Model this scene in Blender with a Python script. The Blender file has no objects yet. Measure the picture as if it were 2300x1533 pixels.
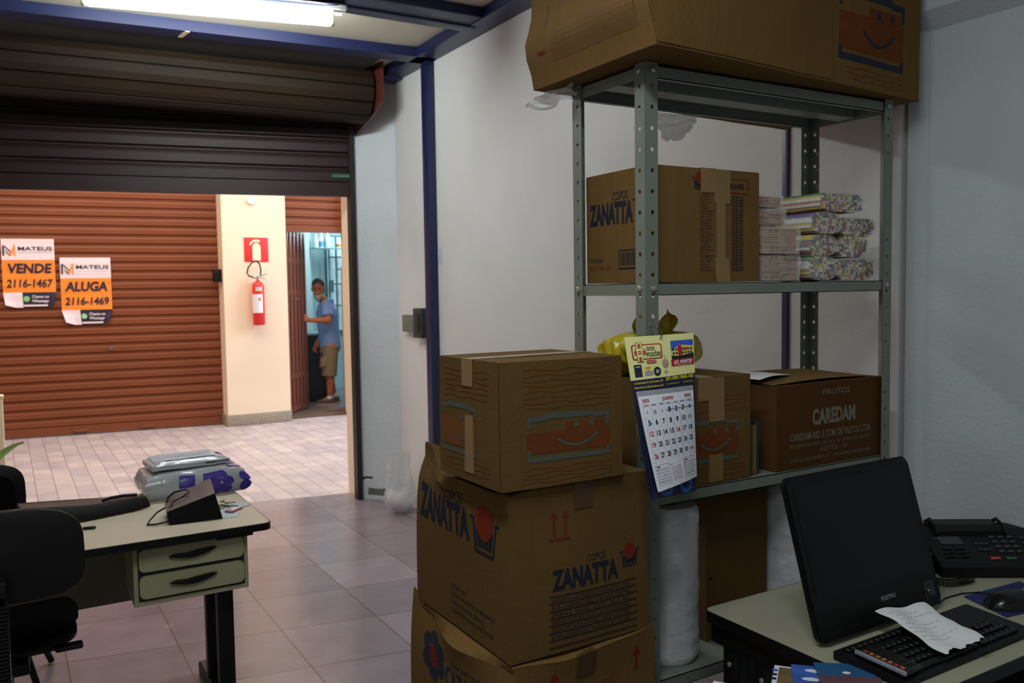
import bpy, bmesh, math, random
from mathutils import Vector, Matrix, noise
random.seed(7)
SC = bpy.context.scene
COL = SC.collection
PI = math.pi

# ---------------------------------------------------------------- camera
CAM_H = 1.5
cd = bpy.data.cameras.new('camera')
cam = bpy.data.objects.new('camera', cd)
COL.objects.link(cam)
cd.sensor_width = 36.0
cd.lens = 36.0 * 1915.0 / 2300.0
cd.clip_start = 0.02
cam.location = (0, 0, CAM_H)
cam.rotation_mode = 'QUATERNION'
cam.rotation_quaternion = (Matrix.Rotation(math.radians(-30.75), 3, 'Z') @
                           Matrix.Rotation(math.radians(90 - 3.49), 3, 'X') @
                           Matrix.Rotation(math.radians(-0.85), 3, 'Z')).to_quaternion()
cd.dof.use_dof = True
cd.dof.focus_distance = 2.0
cd.dof.aperture_fstop = 7.0
SC.camera = cam

# ---------------------------------------------------------------- world, light, exposure
vs = SC.view_settings
vs.view_transform = 'Standard'
vs.look = 'None'
vs.gamma = 1.0
vs.use_curve_mapping = False
vs.exposure = 0.0
world = bpy.data.worlds.new('world')
SC.world = world
world.use_nodes = True
wb = world.node_tree.nodes['Background']
wb.inputs[0].default_value = (0.75, 0.87, 1.0, 1)
wb.inputs[1].default_value = 0.35


def area(name, loc, target, sx, sy, power, color):
    ld = bpy.data.lights.new(name, 'AREA')
    ld.shape = 'RECTANGLE'
    ld.size = sx
    ld.size_y = sy
    ld.energy = power
    ld.color = color
    o = bpy.data.objects.new(name, ld)
    COL.objects.link(o)
    o.location = loc
    d = Vector(target) - Vector(loc)
    o.rotation_euler = d.to_track_quat('-Z', 'Y').to_euler()
    return o


# second fluorescent of the room, out of view above the camera
area('room_lamp_near', (0.3, 0.8, 2.92), (0.5, 0.85, 0.0), 1.2, 0.12, 27, (0.93, 1.0, 1.02))
area('room_fill_behind', (-1.6, -1.2, 2.92), (-1.0, -0.6, 0.0), 1.2, 0.12, 10, (0.93, 1.0, 1.02))  # unseen fill light added behind the camera to lift the ambient
# unseen warm area light added above the arcade, cool daylight from its open end
area('arcade_warm_fill', (1.2, 8.2, 3.95), (1.2, 8.3, 0), 6.0, 2.2, 215, (1.0, 0.80, 0.66))
area('arcade_daylight', (6.5, 7.6, 3.0), (2.4, 8.4, 0.2), 2.4, 2.6, 230, (0.72, 0.84, 1.0))
area('shop_fill', (4.6, 11.6, 2.7), (3.9, 12.0, 1.0), 0.8, 0.8, 30, (0.82, 0.93, 1.0))  # unseen fill light added in the shop to brighten man and room

# ---------------------------------------------------------------- helpers


def lin(c):
    out = []
    for v in c[:3]:
        v = v / 255.0
        out.append(v / 12.92 if v <= 0.04045 else ((v + 0.055) / 1.055) ** 2.4)
    return (*out, 1.0)


def mat(name, c, rough=0.6, metal=0.0, spec=0.5, var=0.0, vscale=6.0, bump=0.0, bscale=60.0, coat=0.0, stretch=None):
    m = bpy.data.materials.new(name)
    m.use_nodes = True
    nt = m.node_tree
    b = nt.nodes['Principled BSDF']
    b.inputs['Base Color'].default_value = lin(c)
    b.inputs['Roughness'].default_value = rough
    b.inputs['Metallic'].default_value = metal
    b.inputs['Specular IOR Level'].default_value = spec
    b.inputs['Coat Weight'].default_value = coat
    tc = nt.nodes.new('ShaderNodeTexCoord')
    if var > 0:
        n = nt.nodes.new('ShaderNodeTexNoise')
        n.inputs['Scale'].default_value = vscale
        n.inputs['Detail'].default_value = 5
        if stretch:
            mp_ = nt.nodes.new('ShaderNodeMapping')
            mp_.inputs['Scale'].default_value = stretch
            nt.links.new(tc.outputs['Object'], mp_.inputs['Vector'])
            nt.links.new(mp_.outputs['Vector'], n.inputs['Vector'])
        else:
            nt.links.new(tc.outputs['Object'], n.inputs['Vector'])
        r = nt.nodes.new('ShaderNodeValToRGB')
        l = lin(c)
        r.color_ramp.elements[0].position = 0.3
        r.color_ramp.elements[1].position = 0.7
        r.color_ramp.elements[0].color = tuple(x * (1 - var) for x in l[:3]) + (1,)
        r.color_ramp.elements[1].color = tuple(min(1, x * (1 + var)) for x in l[:3]) + (1,)
        nt.links.new(n.outputs['Fac'], r.inputs['Fac'])
        nt.links.new(r.outputs['Color'], b.inputs['Base Color'])
    if bump > 0:
        n2 = nt.nodes.new('ShaderNodeTexNoise')
        n2.inputs['Scale'].default_value = bscale
        n2.inputs['Detail'].default_value = 4
        nt.links.new(tc.outputs['Object'], n2.inputs['Vector'])
        bp = nt.nodes.new('ShaderNodeBump')
        bp.inputs['Strength'].default_value = bump
        bp.inputs['Distance'].default_value = 0.01
        nt.links.new(n2.outputs['Fac'], bp.inputs['Height'])
        nt.links.new(bp.outputs['Normal'], b.inputs['Normal'])
    return m


def film(name, tint=(235, 238, 240), body=0.22, rough=0.18):
    """thin clear plastic film"""
    m = bpy.data.materials.new(name)
    m.use_nodes = True
    nt = m.node_tree
    b = nt.nodes['Principled BSDF']
    b.inputs['Base Color'].default_value = lin(tint)
    b.inputs['Roughness'].default_value = rough
    t = nt.nodes.new('ShaderNodeBsdfTransparent')
    mx = nt.nodes.new('ShaderNodeMixShader')
    mx.inputs[0].default_value = body
    nt.links.new(t.outputs[0], mx.inputs[1])
    nt.links.new(b.outputs[0], mx.inputs[2])
    tc = nt.nodes.new('ShaderNodeTexCoord')
    n2 = nt.nodes.new('ShaderNodeTexNoise')
    n2.inputs['Scale'].default_value = 28
    n2.inputs['Detail'].default_value = 3
    nt.links.new(tc.outputs['Object'], n2.inputs['Vector'])
    bp = nt.nodes.new('ShaderNodeBump')
    bp.inputs['Strength'].default_value = 0.8
    bp.inputs['Distance'].default_value = 0.02
    nt.links.new(n2.outputs['Fac'], bp.inputs['Height'])
    nt.links.new(bp.outputs['Normal'], b.inputs['Normal'])
    nt.links.new(mx.outputs[0], nt.nodes['Material Output'].inputs['Surface'])
    return m


_txt = {}


def text_geo(s, bold=0.0):
    """flat letter outlines of string s, baseline at 0, unit size"""
    key = (s, bold)
    if key not in _txt:
        cu = bpy.data.curves.new('t', 'FONT')
        cu.body = s
        cu.size = 1.0
        cu.offset = bold
        cu.resolution_u = 3
        ob = bpy.data.objects.new('t', cu)
        COL.objects.link(ob)
        dg = bpy.context.evaluated_depsgraph_get()
        me = bpy.data.meshes.new_from_object(ob.evaluated_get(dg))
        vs_ = [(v.co.x, v.co.y) for v in me.vertices]
        fs = [tuple(p.vertices) for p in me.polygons]
        bpy.data.objects.remove(ob)
        bpy.data.curves.remove(cu)
        bpy.data.meshes.remove(me)
        if not vs_:
            vs_ = [(0, 0)]
        x0 = min(v[0] for v in vs_)
        x1 = max(v[0] for v in vs_)
        _txt[key] = ([(v[0] - x0, v[1]) for v in vs_], fs, x1 - x0)
    return _txt[key]


class MB:
    """collects geometry, then links it as one mesh object"""

    def __init__(self):
        self.v, self.f, self.m, self.s = [], [], [], []
        self.T = None
        self.D = None

    def add(self, vs_, fs, m=0, smooth=False):
        o = len(self.v)
        for p in vs_:
            p = Vector(p)
            if self.T is not None:
                p = self.T @ p
            if self.D is not None:
                p = Vector(self.D(p))
            self.v.append(p)
        for f in fs:
            self.f.append(tuple(i + o for i in f))
            self.m.append(m)
            self.s.append(smooth)

    def box(self, x0, y0, z0, x1, y1, z1, m=0, bev=0.0, seg=2, smooth=None):
        x0, x1 = min(x0, x1), max(x0, x1)
        y0, y1 = min(y0, y1), max(y0, y1)
        z0, z1 = min(z0, z1), max(z0, z1)
        vv = [(x0, y0, z0), (x1, y0, z0), (x1, y1, z0), (x0, y1, z0), (x0, y0, z1), (x1, y0, z1), (x1, y1, z1), (x0, y1, z1)]
        ff = [(0, 3, 2, 1), (4, 5, 6, 7), (0, 1, 5, 4), (1, 2, 6, 5), (2, 3, 7, 6), (3, 0, 4, 7)]
        if bev <= 0:
            self.add(vv, ff, m, bool(smooth))
            return
        bm = bmesh.new()
        bv = [bm.verts.new(p) for p in vv]
        for f in ff:
            bm.faces.new([bv[i] for i in f])
        bev = min(bev, 0.49 * min(x1 - x0, y1 - y0, z1 - z0))
        bmesh.ops.bevel(bm, geom=list(bm.edges), offset=bev, segments=seg, profile=0.5, affect='EDGES')
        self.bm(bm, m, True if smooth is None else smooth)

    def bm(self, bm, m=0, smooth=False):
        bm.verts.index_update()
        self.add([v.co.copy() for v in bm.verts], [tuple(v.index for v in f.verts) for f in bm.faces], m, smooth)
        bm.free()

    def gbox(self, x0, y0, z0, x1, y1, z1, n=8, m=0, D=None, skip=(), smooth=True):
        """box of n x n gridded faces, welded, shaped by D(point)"""
        bm = bmesh.new()
        L = [(x0, x1), (y0, y1), (z0, z1)]
        ns = n if isinstance(n, tuple) else (n, n, n)
        cache = {}

        def vert(p):
            k = tuple(round(c, 6) for c in p)
            if k not in cache:
                q = D(Vector(p)) if D else p
                cache[k] = bm.verts.new(q)
            return cache[k]
        for ax in range(3):
            a, b = [(1, 2), (2, 0), (0, 1)][ax]
            for side in (0, 1):
                if (ax, side) in skip:
                    continue
                for i in range(ns[a]):
                    for j in range(ns[b]):
                        q = []
                        for (di, dj) in ((0, 0), (1, 0), (1, 1), (0, 1)):
                            p = [0, 0, 0]
                            p[ax] = L[ax][side]
                            p[a] = L[a][0] + (L[a][1] - L[a][0]) * (i + di) / ns[a]
                            p[b] = L[b][0] + (L[b][1] - L[b][0]) * (j + dj) / ns[b]
                            q.append(vert(p))
                        if side == 0:
                            q.reverse()
                        bm.faces.new(q)
        self.bm(bm, m, smooth)

    def obb(self, c, R, sx, sy, sz, m=0, bev=0.0):
        T0 = self.T
        M = Matrix.Translation(Vector(c)) @ R.to_4x4()
        self.T = M if T0 is None else T0 @ M
        self.box(-sx / 2, -sy / 2, -sz / 2, sx / 2, sy / 2, sz / 2, m, bev)
        self.T = T0

    def tube(self, pts, r, m=0, n=8, caps=True, smooth=True):
        pts = [Vector(p) for p in pts]
        rs = r if isinstance(r, (list, tuple)) else [r] * len(pts)
        vs_, fs = [], []
        up = None
        for i, p in enumerate(pts):
            d = (pts[min(i + 1, len(pts) - 1)] - pts[max(i - 1, 0)])
            d = d.normalized() if d.length > 1e-9 else Vector((0, 0, 1))
            if up is None:
                up = d.orthogonal().normalized()
            up = (up - d * up.dot(d))
            up = up.normalized() if up.length > 1e-6 else d.orthogonal().normalized()
            w = d.cross(up)
            for k in range(n):
                a = 2 * PI * k / n
                vs_.append(p + (up * math.cos(a) + w * math.sin(a)) * rs[i])
        for i in range(len(pts) - 1):
            for k in range(n):
                a, b = i * n + k, i * n + (k + 1) % n
                fs.append((a, b, b + n, a + n))
        if caps:
            fs.append(tuple(range(n - 1, -1, -1)))
            fs.append(tuple(range((len(pts) - 1) * n, len(pts) * n)))
        self.add(vs_, fs, m, smooth)

    def lathe(self, prof, c=(0, 0, 0), axis='Z', m=0, n=24, smooth=True, wob=None):
        vs_, fs = [], []
        for (r, h) in prof:
            for k in range(n):
                a = 2 * PI * k / n
                rr = r * (1 + (wob(a, h) if wob else 0))
                x, y = rr * math.cos(a), rr * math.sin(a)
                p = {'Z': (x, y, h), 'X': (h, x, y), 'Y': (y, h, x)}[axis]
                vs_.append((p[0] + c[0], p[1] + c[1], p[2] + c[2]))
        for i in range(len(prof) - 1):
            for k in range(n):
                a, b = i * n + k, i * n + (k + 1) % n
                fs.append((a, b, b + n, a + n))
        fs.append(tuple(range(n - 1, -1, -1)))
        fs.append(tuple(range((len(prof) - 1) * n, len(prof) * n)))
        self.add(vs_, fs, m, smooth)

    def prism(self, poly, o, u, v, d, m=0, smooth=False):
        """polygon (2D) in frame o,u,v extruded along vector d"""
        o, u, v, d = Vector(o), Vector(u), Vector(v), Vector(d)
        a = [o + u * x + v * y for x, y in poly]
        n = len(a)
        fs = [tuple(range(n - 1, -1, -1)), tuple(range(n, 2 * n))]
        fs += [(i, (i + 1) % n, n + (i + 1) % n, n + i) for i in range(n)]
        self.add(a + [p + d for p in a], fs, m, smooth)

    def flat(self, poly, fn, m=0):
        self.add([fn(x, y) for x, y in poly], [tuple(range(len(poly)))], m)

    def grid(self, fn, nu, nv, m=0, smooth=True, closed=False):
        vs_ = [fn(i / nu, j / nv) for j in range(nv + 1) for i in range(nu + 1)]
        fs = [(j * (nu + 1) + i, j * (nu + 1) + i + 1, (j + 1) * (nu + 1) + i + 1, (j + 1) * (nu + 1) + i)
              for j in range(nv) for i in range(nu)]
        self.add(vs_, fs, m, smooth)

    def sheet(self, fn, nu, nv, th, nrm, m=0, smooth=True):
        """grid with thickness th along nrm"""
        nrm = Vector(nrm) * th
        N = (nu + 1) * (nv + 1)
        top = [Vector(fn(i / nu, j / nv)) for j in range(nv + 1) for i in range(nu + 1)]
        vs_ = top + [p - nrm for p in top]
        fs = []
        for j in range(nv):
            for i in range(nu):
                a = j * (nu + 1) + i
                q = (a, a + 1, a + nu + 2, a + nu + 1)
                fs.append(q)
                fs.append(tuple(N + t for t in reversed(q)))
        edge = [i for i in range(nu + 1)] + [j * (nu + 1) + nu for j in range(1, nv + 1)] + \
               [nv * (nu + 1) + i for i in range(nu - 1, -1, -1)] + [j * (nu + 1) for j in range(nv - 1, 0, -1)]
        for k in range(len(edge)):
            a, b = edge[k], edge[(k + 1) % len(edge)]
            fs.append((b, a, N + a, N + b))
        self.add(vs_, fs, m, smooth)

    def text(self, s, fn, x, y, h, m=0, width=None, bold=0.0, shear=0.0, align='L'):
        """letters of cap height h at (x, y) on the surface fn(x, y)"""
        vs_, fs, w = text_geo(s, bold)
        k = h / 0.72
        kx = k if width is None else width / max(w, 1e-6)
        off = 0 if align == 'L' else (-w * kx / 2 if align == 'C' else -w * kx)
        self.add([fn(x + off + a * kx + b * k * shear, y + b * k) for a, b in vs_], fs, m)

    def stroke(self, pts, w, fn, m=0):
        """flat pen stroke of width w along 2D points"""
        n = len(pts)
        L, R = [], []
        for i in range(n):
            a, b = pts[max(i - 1, 0)], pts[min(i + 1, n - 1)]
            dx, dy = b[0] - a[0], b[1] - a[1]
            l = math.hypot(dx, dy) or 1
            nx, ny = -dy / l * w / 2, dx / l * w / 2
            L.append((pts[i][0] + nx, pts[i][1] + ny))
            R.append((pts[i][0] - nx, pts[i][1] - ny))
        for i in range(n - 1):
            self.add([fn(*R[i]), fn(*R[i + 1]), fn(*L[i + 1]), fn(*L[i])], [(0, 1, 2, 3)], m)

    def rect(self, x0, y0, x1, y1, fn, m=0):
        self.flat([(x0, y0), (x1, y0), (x1, y1), (x0, y1)], fn, m)

    def disc(self, x, y, rx, ry, fn, m=0, n=20):
        self.flat([(x + rx * math.cos(2 * PI * k / n), y + ry * math.sin(2 * PI * k / n)) for k in range(n)], fn, m)

    def build(self, name, mats, parent=None, origin=None, fix=True):
        if not isinstance(mats, (list, tuple)):
            mats = [mats]
        if parent is not None:
            root = parent
            while root.parent:
                root = root.parent
            o0 = Vector(root.location)
        elif origin is not None:
            o0 = Vector(origin)
        else:
            xs = [p.x for p in self.v]
            ys = [p.y for p in self.v]
            zs = [p.z for p in self.v]
            o0 = Vector(((min(xs) + max(xs)) / 2, (min(ys) + max(ys)) / 2, min(zs)))
        me = bpy.data.meshes.new(name)
        me.from_pydata([p - o0 for p in self.v], [], self.f)
        for mt in mats:
            me.materials.append(mt)
        me.polygons.foreach_set('material_index', self.m)
        me.polygons.foreach_set('use_smooth', self.s)
        me.update()
        if fix:
            bm = bmesh.new()
            bm.from_mesh(me)
            bmesh.ops.recalc_face_normals(bm, faces=list(bm.faces))
            bm.to_mesh(me)
            bm.free()
        if any(self.s):
            try:
                me.set_sharp_from_angle(angle=math.radians(42))
            except Exception:
                pass
        ob = bpy.data.objects.new(name, me)
        COL.objects.link(ob)
        if parent is not None:
            ob.parent = parent
        else:
            ob.location = o0
        return ob


def tag(o, label=None, cat=None, group=None, kind=None):
    if label:
        o['label'] = label
    if cat:
        o['category'] = cat
    if group:
        o['group'] = group
    if kind:
        o['kind'] = kind
    return o


def thing(name, loc, label, cat, group=None, kind=None):
    o = bpy.data.objects.new(name, None)
    o.empty_display_size = 0.05
    COL.objects.link(o)
    o.location = loc
    return tag(o, label, cat, group, kind)


def planefn(o, u, v, off=0.001):
    """2D -> 3D on the plane o + x u + y v, lifted off along u x v"""
    o, u, v = Vector(o), Vector(u).normalized(), Vector(v).normalized()
    n = u.cross(v).normalized() * off
    return lambda x, y: o + u * x + v * y + n


def rrect(x0, y0, x1, y1, r, n=5):
    out = []
    for cx, cy, a0 in ((x1 - r, y0 + r, -90), (x1 - r, y1 - r, 0), (x0 + r, y1 - r, 90), (x0 + r, y0 + r, 180)):
        for k in range(n + 1):
            a = math.radians(a0 + 90 * k / n)
            out.append((cx + r * math.cos(a), cy + r * math.sin(a)))
    return out


def nz(p, s=1.0, a=1.0, seed=0.0):
    return noise.noise(Vector((p[0] * s + seed, p[1] * s - seed, p[2] * s + seed * 2))) * a


def lerp(a, b, t):
    return a + (b - a) * t


# ---------------------------------------------------------------- materials
M = {}
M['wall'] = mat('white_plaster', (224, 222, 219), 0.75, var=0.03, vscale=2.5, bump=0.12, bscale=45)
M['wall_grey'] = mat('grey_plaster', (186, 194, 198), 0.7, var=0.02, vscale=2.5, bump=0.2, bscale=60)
M['stub'] = mat('pale_blue_plaster', (212, 218, 221), 0.7, var=0.05, vscale=3, bump=0.3, bscale=40)
M['cream'] = mat('cream_paint', (238, 216, 188), 0.6, var=0.03, vscale=2)
M['ceil'] = mat('ceiling_panel', (190, 182, 164), 0.7, var=0.02, vscale=1.5)
M['blue'] = mat('blue_steel_paint', (24, 32, 72), 0.42)
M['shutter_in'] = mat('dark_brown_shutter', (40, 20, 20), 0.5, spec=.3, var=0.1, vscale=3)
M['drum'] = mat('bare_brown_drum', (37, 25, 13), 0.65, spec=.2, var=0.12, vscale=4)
M['shutter_out'] = mat('brown_shutter', (122, 62, 29), 0.5, var=0.08, vscale=2)
M['dark'] = mat('dark_metal', (30, 26, 24), 0.5)
M['black'] = mat('black_plastic', (9, 9, 10), 0.45, spec=.35)
M['blackmat'] = mat('black_fabric', (7, 7, 8), 0.9, spec=.15, bump=0.2, bscale=300)
M['white'] = mat('white_paint', (232, 234, 232), 0.5)
M['granite'] = mat('granite_base', (150, 138, 122), 0.55, var=0.25, vscale=60)
M['red'] = mat('red_enamel', (222, 40, 34), 0.35)
M['signred'] = mat('sign_red', (226, 48, 50), 0.5)
M['signcream'] = mat('sign_white', (244, 226, 192), 0.5)
M['chrome'] = mat('dull_chrome', (190, 190, 188), 0.25, metal=0.9)
M['kraft'] = mat('kraft_cardboard', (102, 78, 44), 0.9, spec=0.08, var=0.045, vscale=5, stretch=(14, 14, 1.5), bump=0.1, bscale=120)
M['kraft2'] = mat('pale_kraft_cardboard', (112, 86, 49), 0.9, spec=0.08, var=0.045, vscale=5, stretch=(14, 14, 1.5), bump=0.1, bscale=120)
M['kraftdark'] = mat('red_brown_cardboard', (84, 54, 29), 0.9, spec=0.08, var=0.06, vscale=5)
M['tape'] = mat('packing_tape', (134, 106, 62), 0.3)
M['tapebrown'] = mat('brown_tape', (84, 58, 33), 0.4)
M['inkorange'] = mat('orange_ink', (110, 60, 30), 0.85, spec=0.1, var=0.12, vscale=30)
M['inkorangef'] = mat('faded_orange_ink', (114, 74, 41), 0.9, spec=0.1, var=0.12, vscale=20)
M['inkgrey'] = mat('grey_blue_ink', (88, 92, 84), 0.8, spec=0.1)
M['inkblue'] = mat('blue_ink', (46, 52, 62), 0.8, spec=0.1)
M['inknavy'] = mat('navy_ink', (38, 42, 54), 0.8, spec=0.1)
M['inkred'] = mat('red_ink', (120, 44, 30), 0.8, spec=0.1)
M['inkwhite'] = mat('pale_ink', (124, 122, 106), 0.8, spec=0.1)
M['inkblack'] = mat('black_ink', (26, 26, 30), 0.7)
M['shelf'] = mat('grey_green_enamel', (118, 126, 114), 0.42, var=0.05, vscale=8)
M['bolt'] = mat('zinc_bolt', (190, 190, 184), 0.35, metal=0.7)
M['film'] = film('clear_film')
M['filmshine'] = film('shiny_wrap', (240, 240, 240), 0.26, 0.1)
M['foam'] = mat('white_foam_wrap', (218, 222, 228), 0.35, var=0.05, vscale=14, bump=0.5, bscale=24)
M['stick'] = mat('pale_wood_sticks', (186, 146, 96), 0.6, var=0.12, vscale=40)
M['yellowbag'] = mat('yellow_plastic', (188, 168, 22), 0.3, var=0.08, vscale=10, bump=0.5, bscale=26)
M['desk'] = mat('beige_laminate', (206, 192, 168), 0.45, var=0.03, vscale=3, bump=0.05, bscale=200)
M['deskfront'] = mat('olive_beige_laminate', (160, 156, 122), 0.5, var=0.07, vscale=6)
M['paper'] = mat('paper', (226, 228, 230), 0.7)
M['leather'] = mat('brown_leather', (74, 52, 44), 0.5, bump=0.2, bscale=150)
M['skin'] = mat('skin', (176, 104, 70), 0.55)
M['hair'] = mat('grey_hair', (66, 62, 66), 0.8, var=0.2, vscale=60)
M['beard'] = mat('white_beard', (168, 160, 152), 0.85, var=0.1, vscale=60)
M['shirt'] = mat('blue_cotton', (118, 152, 205), 0.85, bump=0.35, bscale=14)
M['shorts'] = mat('khaki_cotton', (136, 116, 94), 0.9, bump=0.3, bscale=16)
M['teal'] = mat('teal_paint', (128, 164, 166), 0.6)
M['teal2'] = mat('pale_teal_paint', (168, 196, 198), 0.6)
M['gate'] = mat('brown_gate_paint', (112, 62, 46), 0.3)
M['shopfloor'] = mat('grey_blue_floor', (112, 116, 128), 0.3, var=0.1, vscale=3)
M['sill'] = mat('brown_sill', (104, 84, 70), 0.5, var=0.15, vscale=8)


# ================================================================ SETTING
def tile_mat(name, c1, c2, mort, bw, rh, off, skew, rot90, rough, msize, var, bumpd, x0=0.0, y0=0.0, rvar=0.1):
    m = bpy.data.materials.new(name)
    m.use_nodes = True
    nt = m.node_tree
    b = nt.nodes['Principled BSDF']
    tc = nt.nodes.new('ShaderNodeTexCoord')
    sp = nt.nodes.new('ShaderNodeSeparateXYZ')
    nt.links.new(tc.outputs['Object'], sp.inputs[0])
    mu = nt.nodes.new('ShaderNodeMath')
    mu.operation = 'MULTIPLY_ADD'
    nt.links.new(sp.outputs['X'], mu.inputs[0])
    mu.inputs[1].default_value = skew
    nt.links.new(sp.outputs['Y'], mu.inputs[2])
    ax = nt.nodes.new('ShaderNodeMath')
    ax.operation = 'ADD'
    nt.links.new(sp.outputs['X'], ax.inputs[0])
    ax.inputs[1].default_value = -x0
    ay = nt.nodes.new('ShaderNodeMath')
    ay.operation = 'ADD'
    nt.links.new(mu.outputs[0], ay.inputs[0])
    ay.inputs[1].default_value = -y0
    cb = nt.nodes.new('ShaderNodeCombineXYZ')
    if rot90:
        nt.links.new(ay.outputs[0], cb.inputs['X'])
        nt.links.new(ax.outputs[0], cb.inputs['Y'])
    else:
        nt.links.new(ax.outputs[0], cb.inputs['X'])
        nt.links.new(ay.outputs[0], cb.inputs['Y'])
    br = nt.nodes.new('ShaderNodeTexBrick')
    br.offset = off
    br.squash = 1.0
    br.inputs['Scale'].default_value = 1.0
    br.inputs['Brick Width'].default_value = bw
    br.inputs['Row Height'].default_value = rh
    br.inputs['Mortar Size'].default_value = msize
    br.inputs['Mortar Smooth'].default_value = 0.3
    br.inputs['Bias'].default_value = 0.0
    br.inputs['Color1'].default_value = lin(c1)
    br.inputs['Color2'].default_value = lin(c2)
    br.inputs['Mortar'].default_value = lin(mort)
    nt.links.new(cb.outputs[0], br.inputs['Vector'])
    n = nt.nodes.new('ShaderNodeTexNoise')
    n.inputs['Scale'].default_value = 5.0
    n.inputs['Detail'].default_value = 6
    n.inputs['Roughness'].default_value = 0.65
    nt.links.new(tc.outputs['Object'], n.inputs['Vector'])
    mr = nt.nodes.new('ShaderNodeMapRange')
    mr.inputs['To Min'].default_value = 1 - var
    mr.inputs['To Max'].default_value = 1 + var
    mr.inputs['From Min'].default_value = 0.3
    mr.inputs['From Max'].default_value = 0.7
    nt.links.new(n.outputs['Fac'], mr.inputs['Value'])
    mx = nt.nodes.new('ShaderNodeMix')
    mx.data_type = 'RGBA'
    mx.blend_type = 'MULTIPLY'
    mx.inputs[0].default_value = 1.0
    nt.links.new(br.outputs['Color'], mx.inputs[6])
    nt.links.new(mr.outputs[0], mx.inputs[7])
    nt.links.new(mx.outputs[2], b.inputs['Base Color'])
    rr = nt.nodes.new('ShaderNodeMapRange')
    rr.inputs['From Min'].default_value = 0.3
    rr.inputs['From Max'].default_value = 0.7
    rr.inputs['To Min'].default_value = rough - rvar
    rr.inputs['To Max'].default_value = rough + rvar
    nt.links.new(n.outputs['Fac'], rr.inputs['Value'])
    nt.links.new(rr.outputs[0], b.inputs['Roughness'])
    ma = nt.nodes.new('ShaderNodeMath')
    ma.operation = 'MULTIPLY_ADD'
    nt.links.new(br.outputs['Fac'], ma.inputs[0])
    ma.inputs[1].default_value = -0.9
    nt.links.new(n.outputs['Fac'], ma.inputs[2])
    bp = nt.nodes.new('ShaderNodeBump')
    bp.inputs['Strength'].default_value = 0.35
    bp.inputs['Distance'].default_value = bumpd
    nt.links.new(ma.outputs[0], bp.inputs['Height'])
    nt.links.new(bp.outputs['Normal'], b.inputs['Normal'])
    return m


FX0, FA = 2.17, math.radians(11.0)     # facade line through (2.17, 5.82), 11 degrees off the room's axis


def fac(x, off=0.0):
    """y of the facade line at x"""
    return 5.82 + off - (x - FX0) * math.tan(FA)


def struct(o, label=None, cat=None):
    return tag(o, label, cat, kind='structure')


M['tile'] = tile_mat('slate_floor_tile', (146, 134, 143), (122, 113, 122), (92, 76, 64), 0.42, 0.44, 0.0, 0.18, False,
                     0.23, 0.0035, 0.10, 0.004, 0.16, 5.23, rvar=0.05)
M['paver'] = tile_mat('stone_pavers', (190, 178, 174), (170, 160, 164), (122, 110, 104), 0.21, 0.135, 0.37, 0.16, True,
                      0.55, 0.003, 0.12, 0.006, 0.02, 0.0)

g = MB()
g.add([(-3.0, -2.6, 0), (2.7, -2.6, 0), (2.7, fac(2.7, .22), 0), (-3.0, fac(-3.0, .22), 0),
       (-3.0, -2.6, -.1), (2.7, -2.6, -.1), (2.7, fac(2.7, .22), -.1), (-3.0, fac(-3.0, .22), -.1)],
      [(0, 1, 2, 3), (7, 6, 5, 4), (0, 4, 5, 1), (1, 5, 6, 2), (2, 6, 7, 3), (3, 7, 4, 0)])
struct(g.build('floor', M['tile'], origin=(0, 0, 0)), 'glossy brown slate tile floor of the shop', 'floor')
g = MB()
g.add([(-4.0, fac(-4.0, .22), 0), (7.5, fac(7.5, .22), 0), (7.5, 10.6, 0), (-4.0, 10.95, 0),
       (-4.0, fac(-4.0, .22), -.1), (7.5, fac(7.5, .22), -.1), (7.5, 10.6, -.1), (-4.0, 10.95, -.1)],
      [(0, 1, 2, 3), (7, 6, 5, 4), (0, 4, 5, 1), (1, 5, 6, 2), (2, 6, 7, 3), (3, 7, 4, 0)])
struct(g.build('floor', M['paver'], origin=(0, 0, 0)), 'pale stone paving of the arcade outside the shutter', 'floor')

g = MB()
g.box(-3.0, -2.6, 3.0, 2.7, 6.5, 3.1)
struct(g.build('ceiling', M['ceil']), 'cream ceiling panels between the blue steel beams', 'ceiling')

# white wall on the right, from its near end to the far corner
g = MB()
g.add([(2.394, 1.665, 0), (2.394, 5.58, 0), (2.394, 5.58, 3.0), (2.394, 1.665, 3.0),
       (2.6, 1.665, 0), (2.6, 5.58, 0), (2.6, 5.58, 3.0), (2.6, 1.665, 3.0)],
      [(0, 1, 2, 3), (7, 6, 5, 4), (0, 4, 5, 1), (1, 5, 6, 2), (2, 6, 7, 3), (3, 7, 4, 0)])
struct(g.build('wall_right', M['wall'], origin=(0, 0, 0)), 'white plaster wall behind the steel shelf', 'wall')
g = MB()
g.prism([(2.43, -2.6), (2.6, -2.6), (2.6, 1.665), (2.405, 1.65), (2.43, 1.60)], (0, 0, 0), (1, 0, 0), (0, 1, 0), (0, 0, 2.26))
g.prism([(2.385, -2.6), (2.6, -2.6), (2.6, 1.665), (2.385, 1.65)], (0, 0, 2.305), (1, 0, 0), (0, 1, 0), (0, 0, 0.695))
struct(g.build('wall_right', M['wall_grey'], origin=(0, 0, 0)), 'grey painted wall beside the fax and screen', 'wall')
g = MB()
g.prism([(2.385, 2.305), (2.6, 2.305), (2.6, 2.255), (2.43, 2.255)], (0, -2.6, 0), (1, 0, 0), (0, 0, 1), (0, 4.245, 0))
struct(g.build('trim_1', M['wall_grey']), 'grey ledge running along the grey wall', 'trim')
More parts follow.
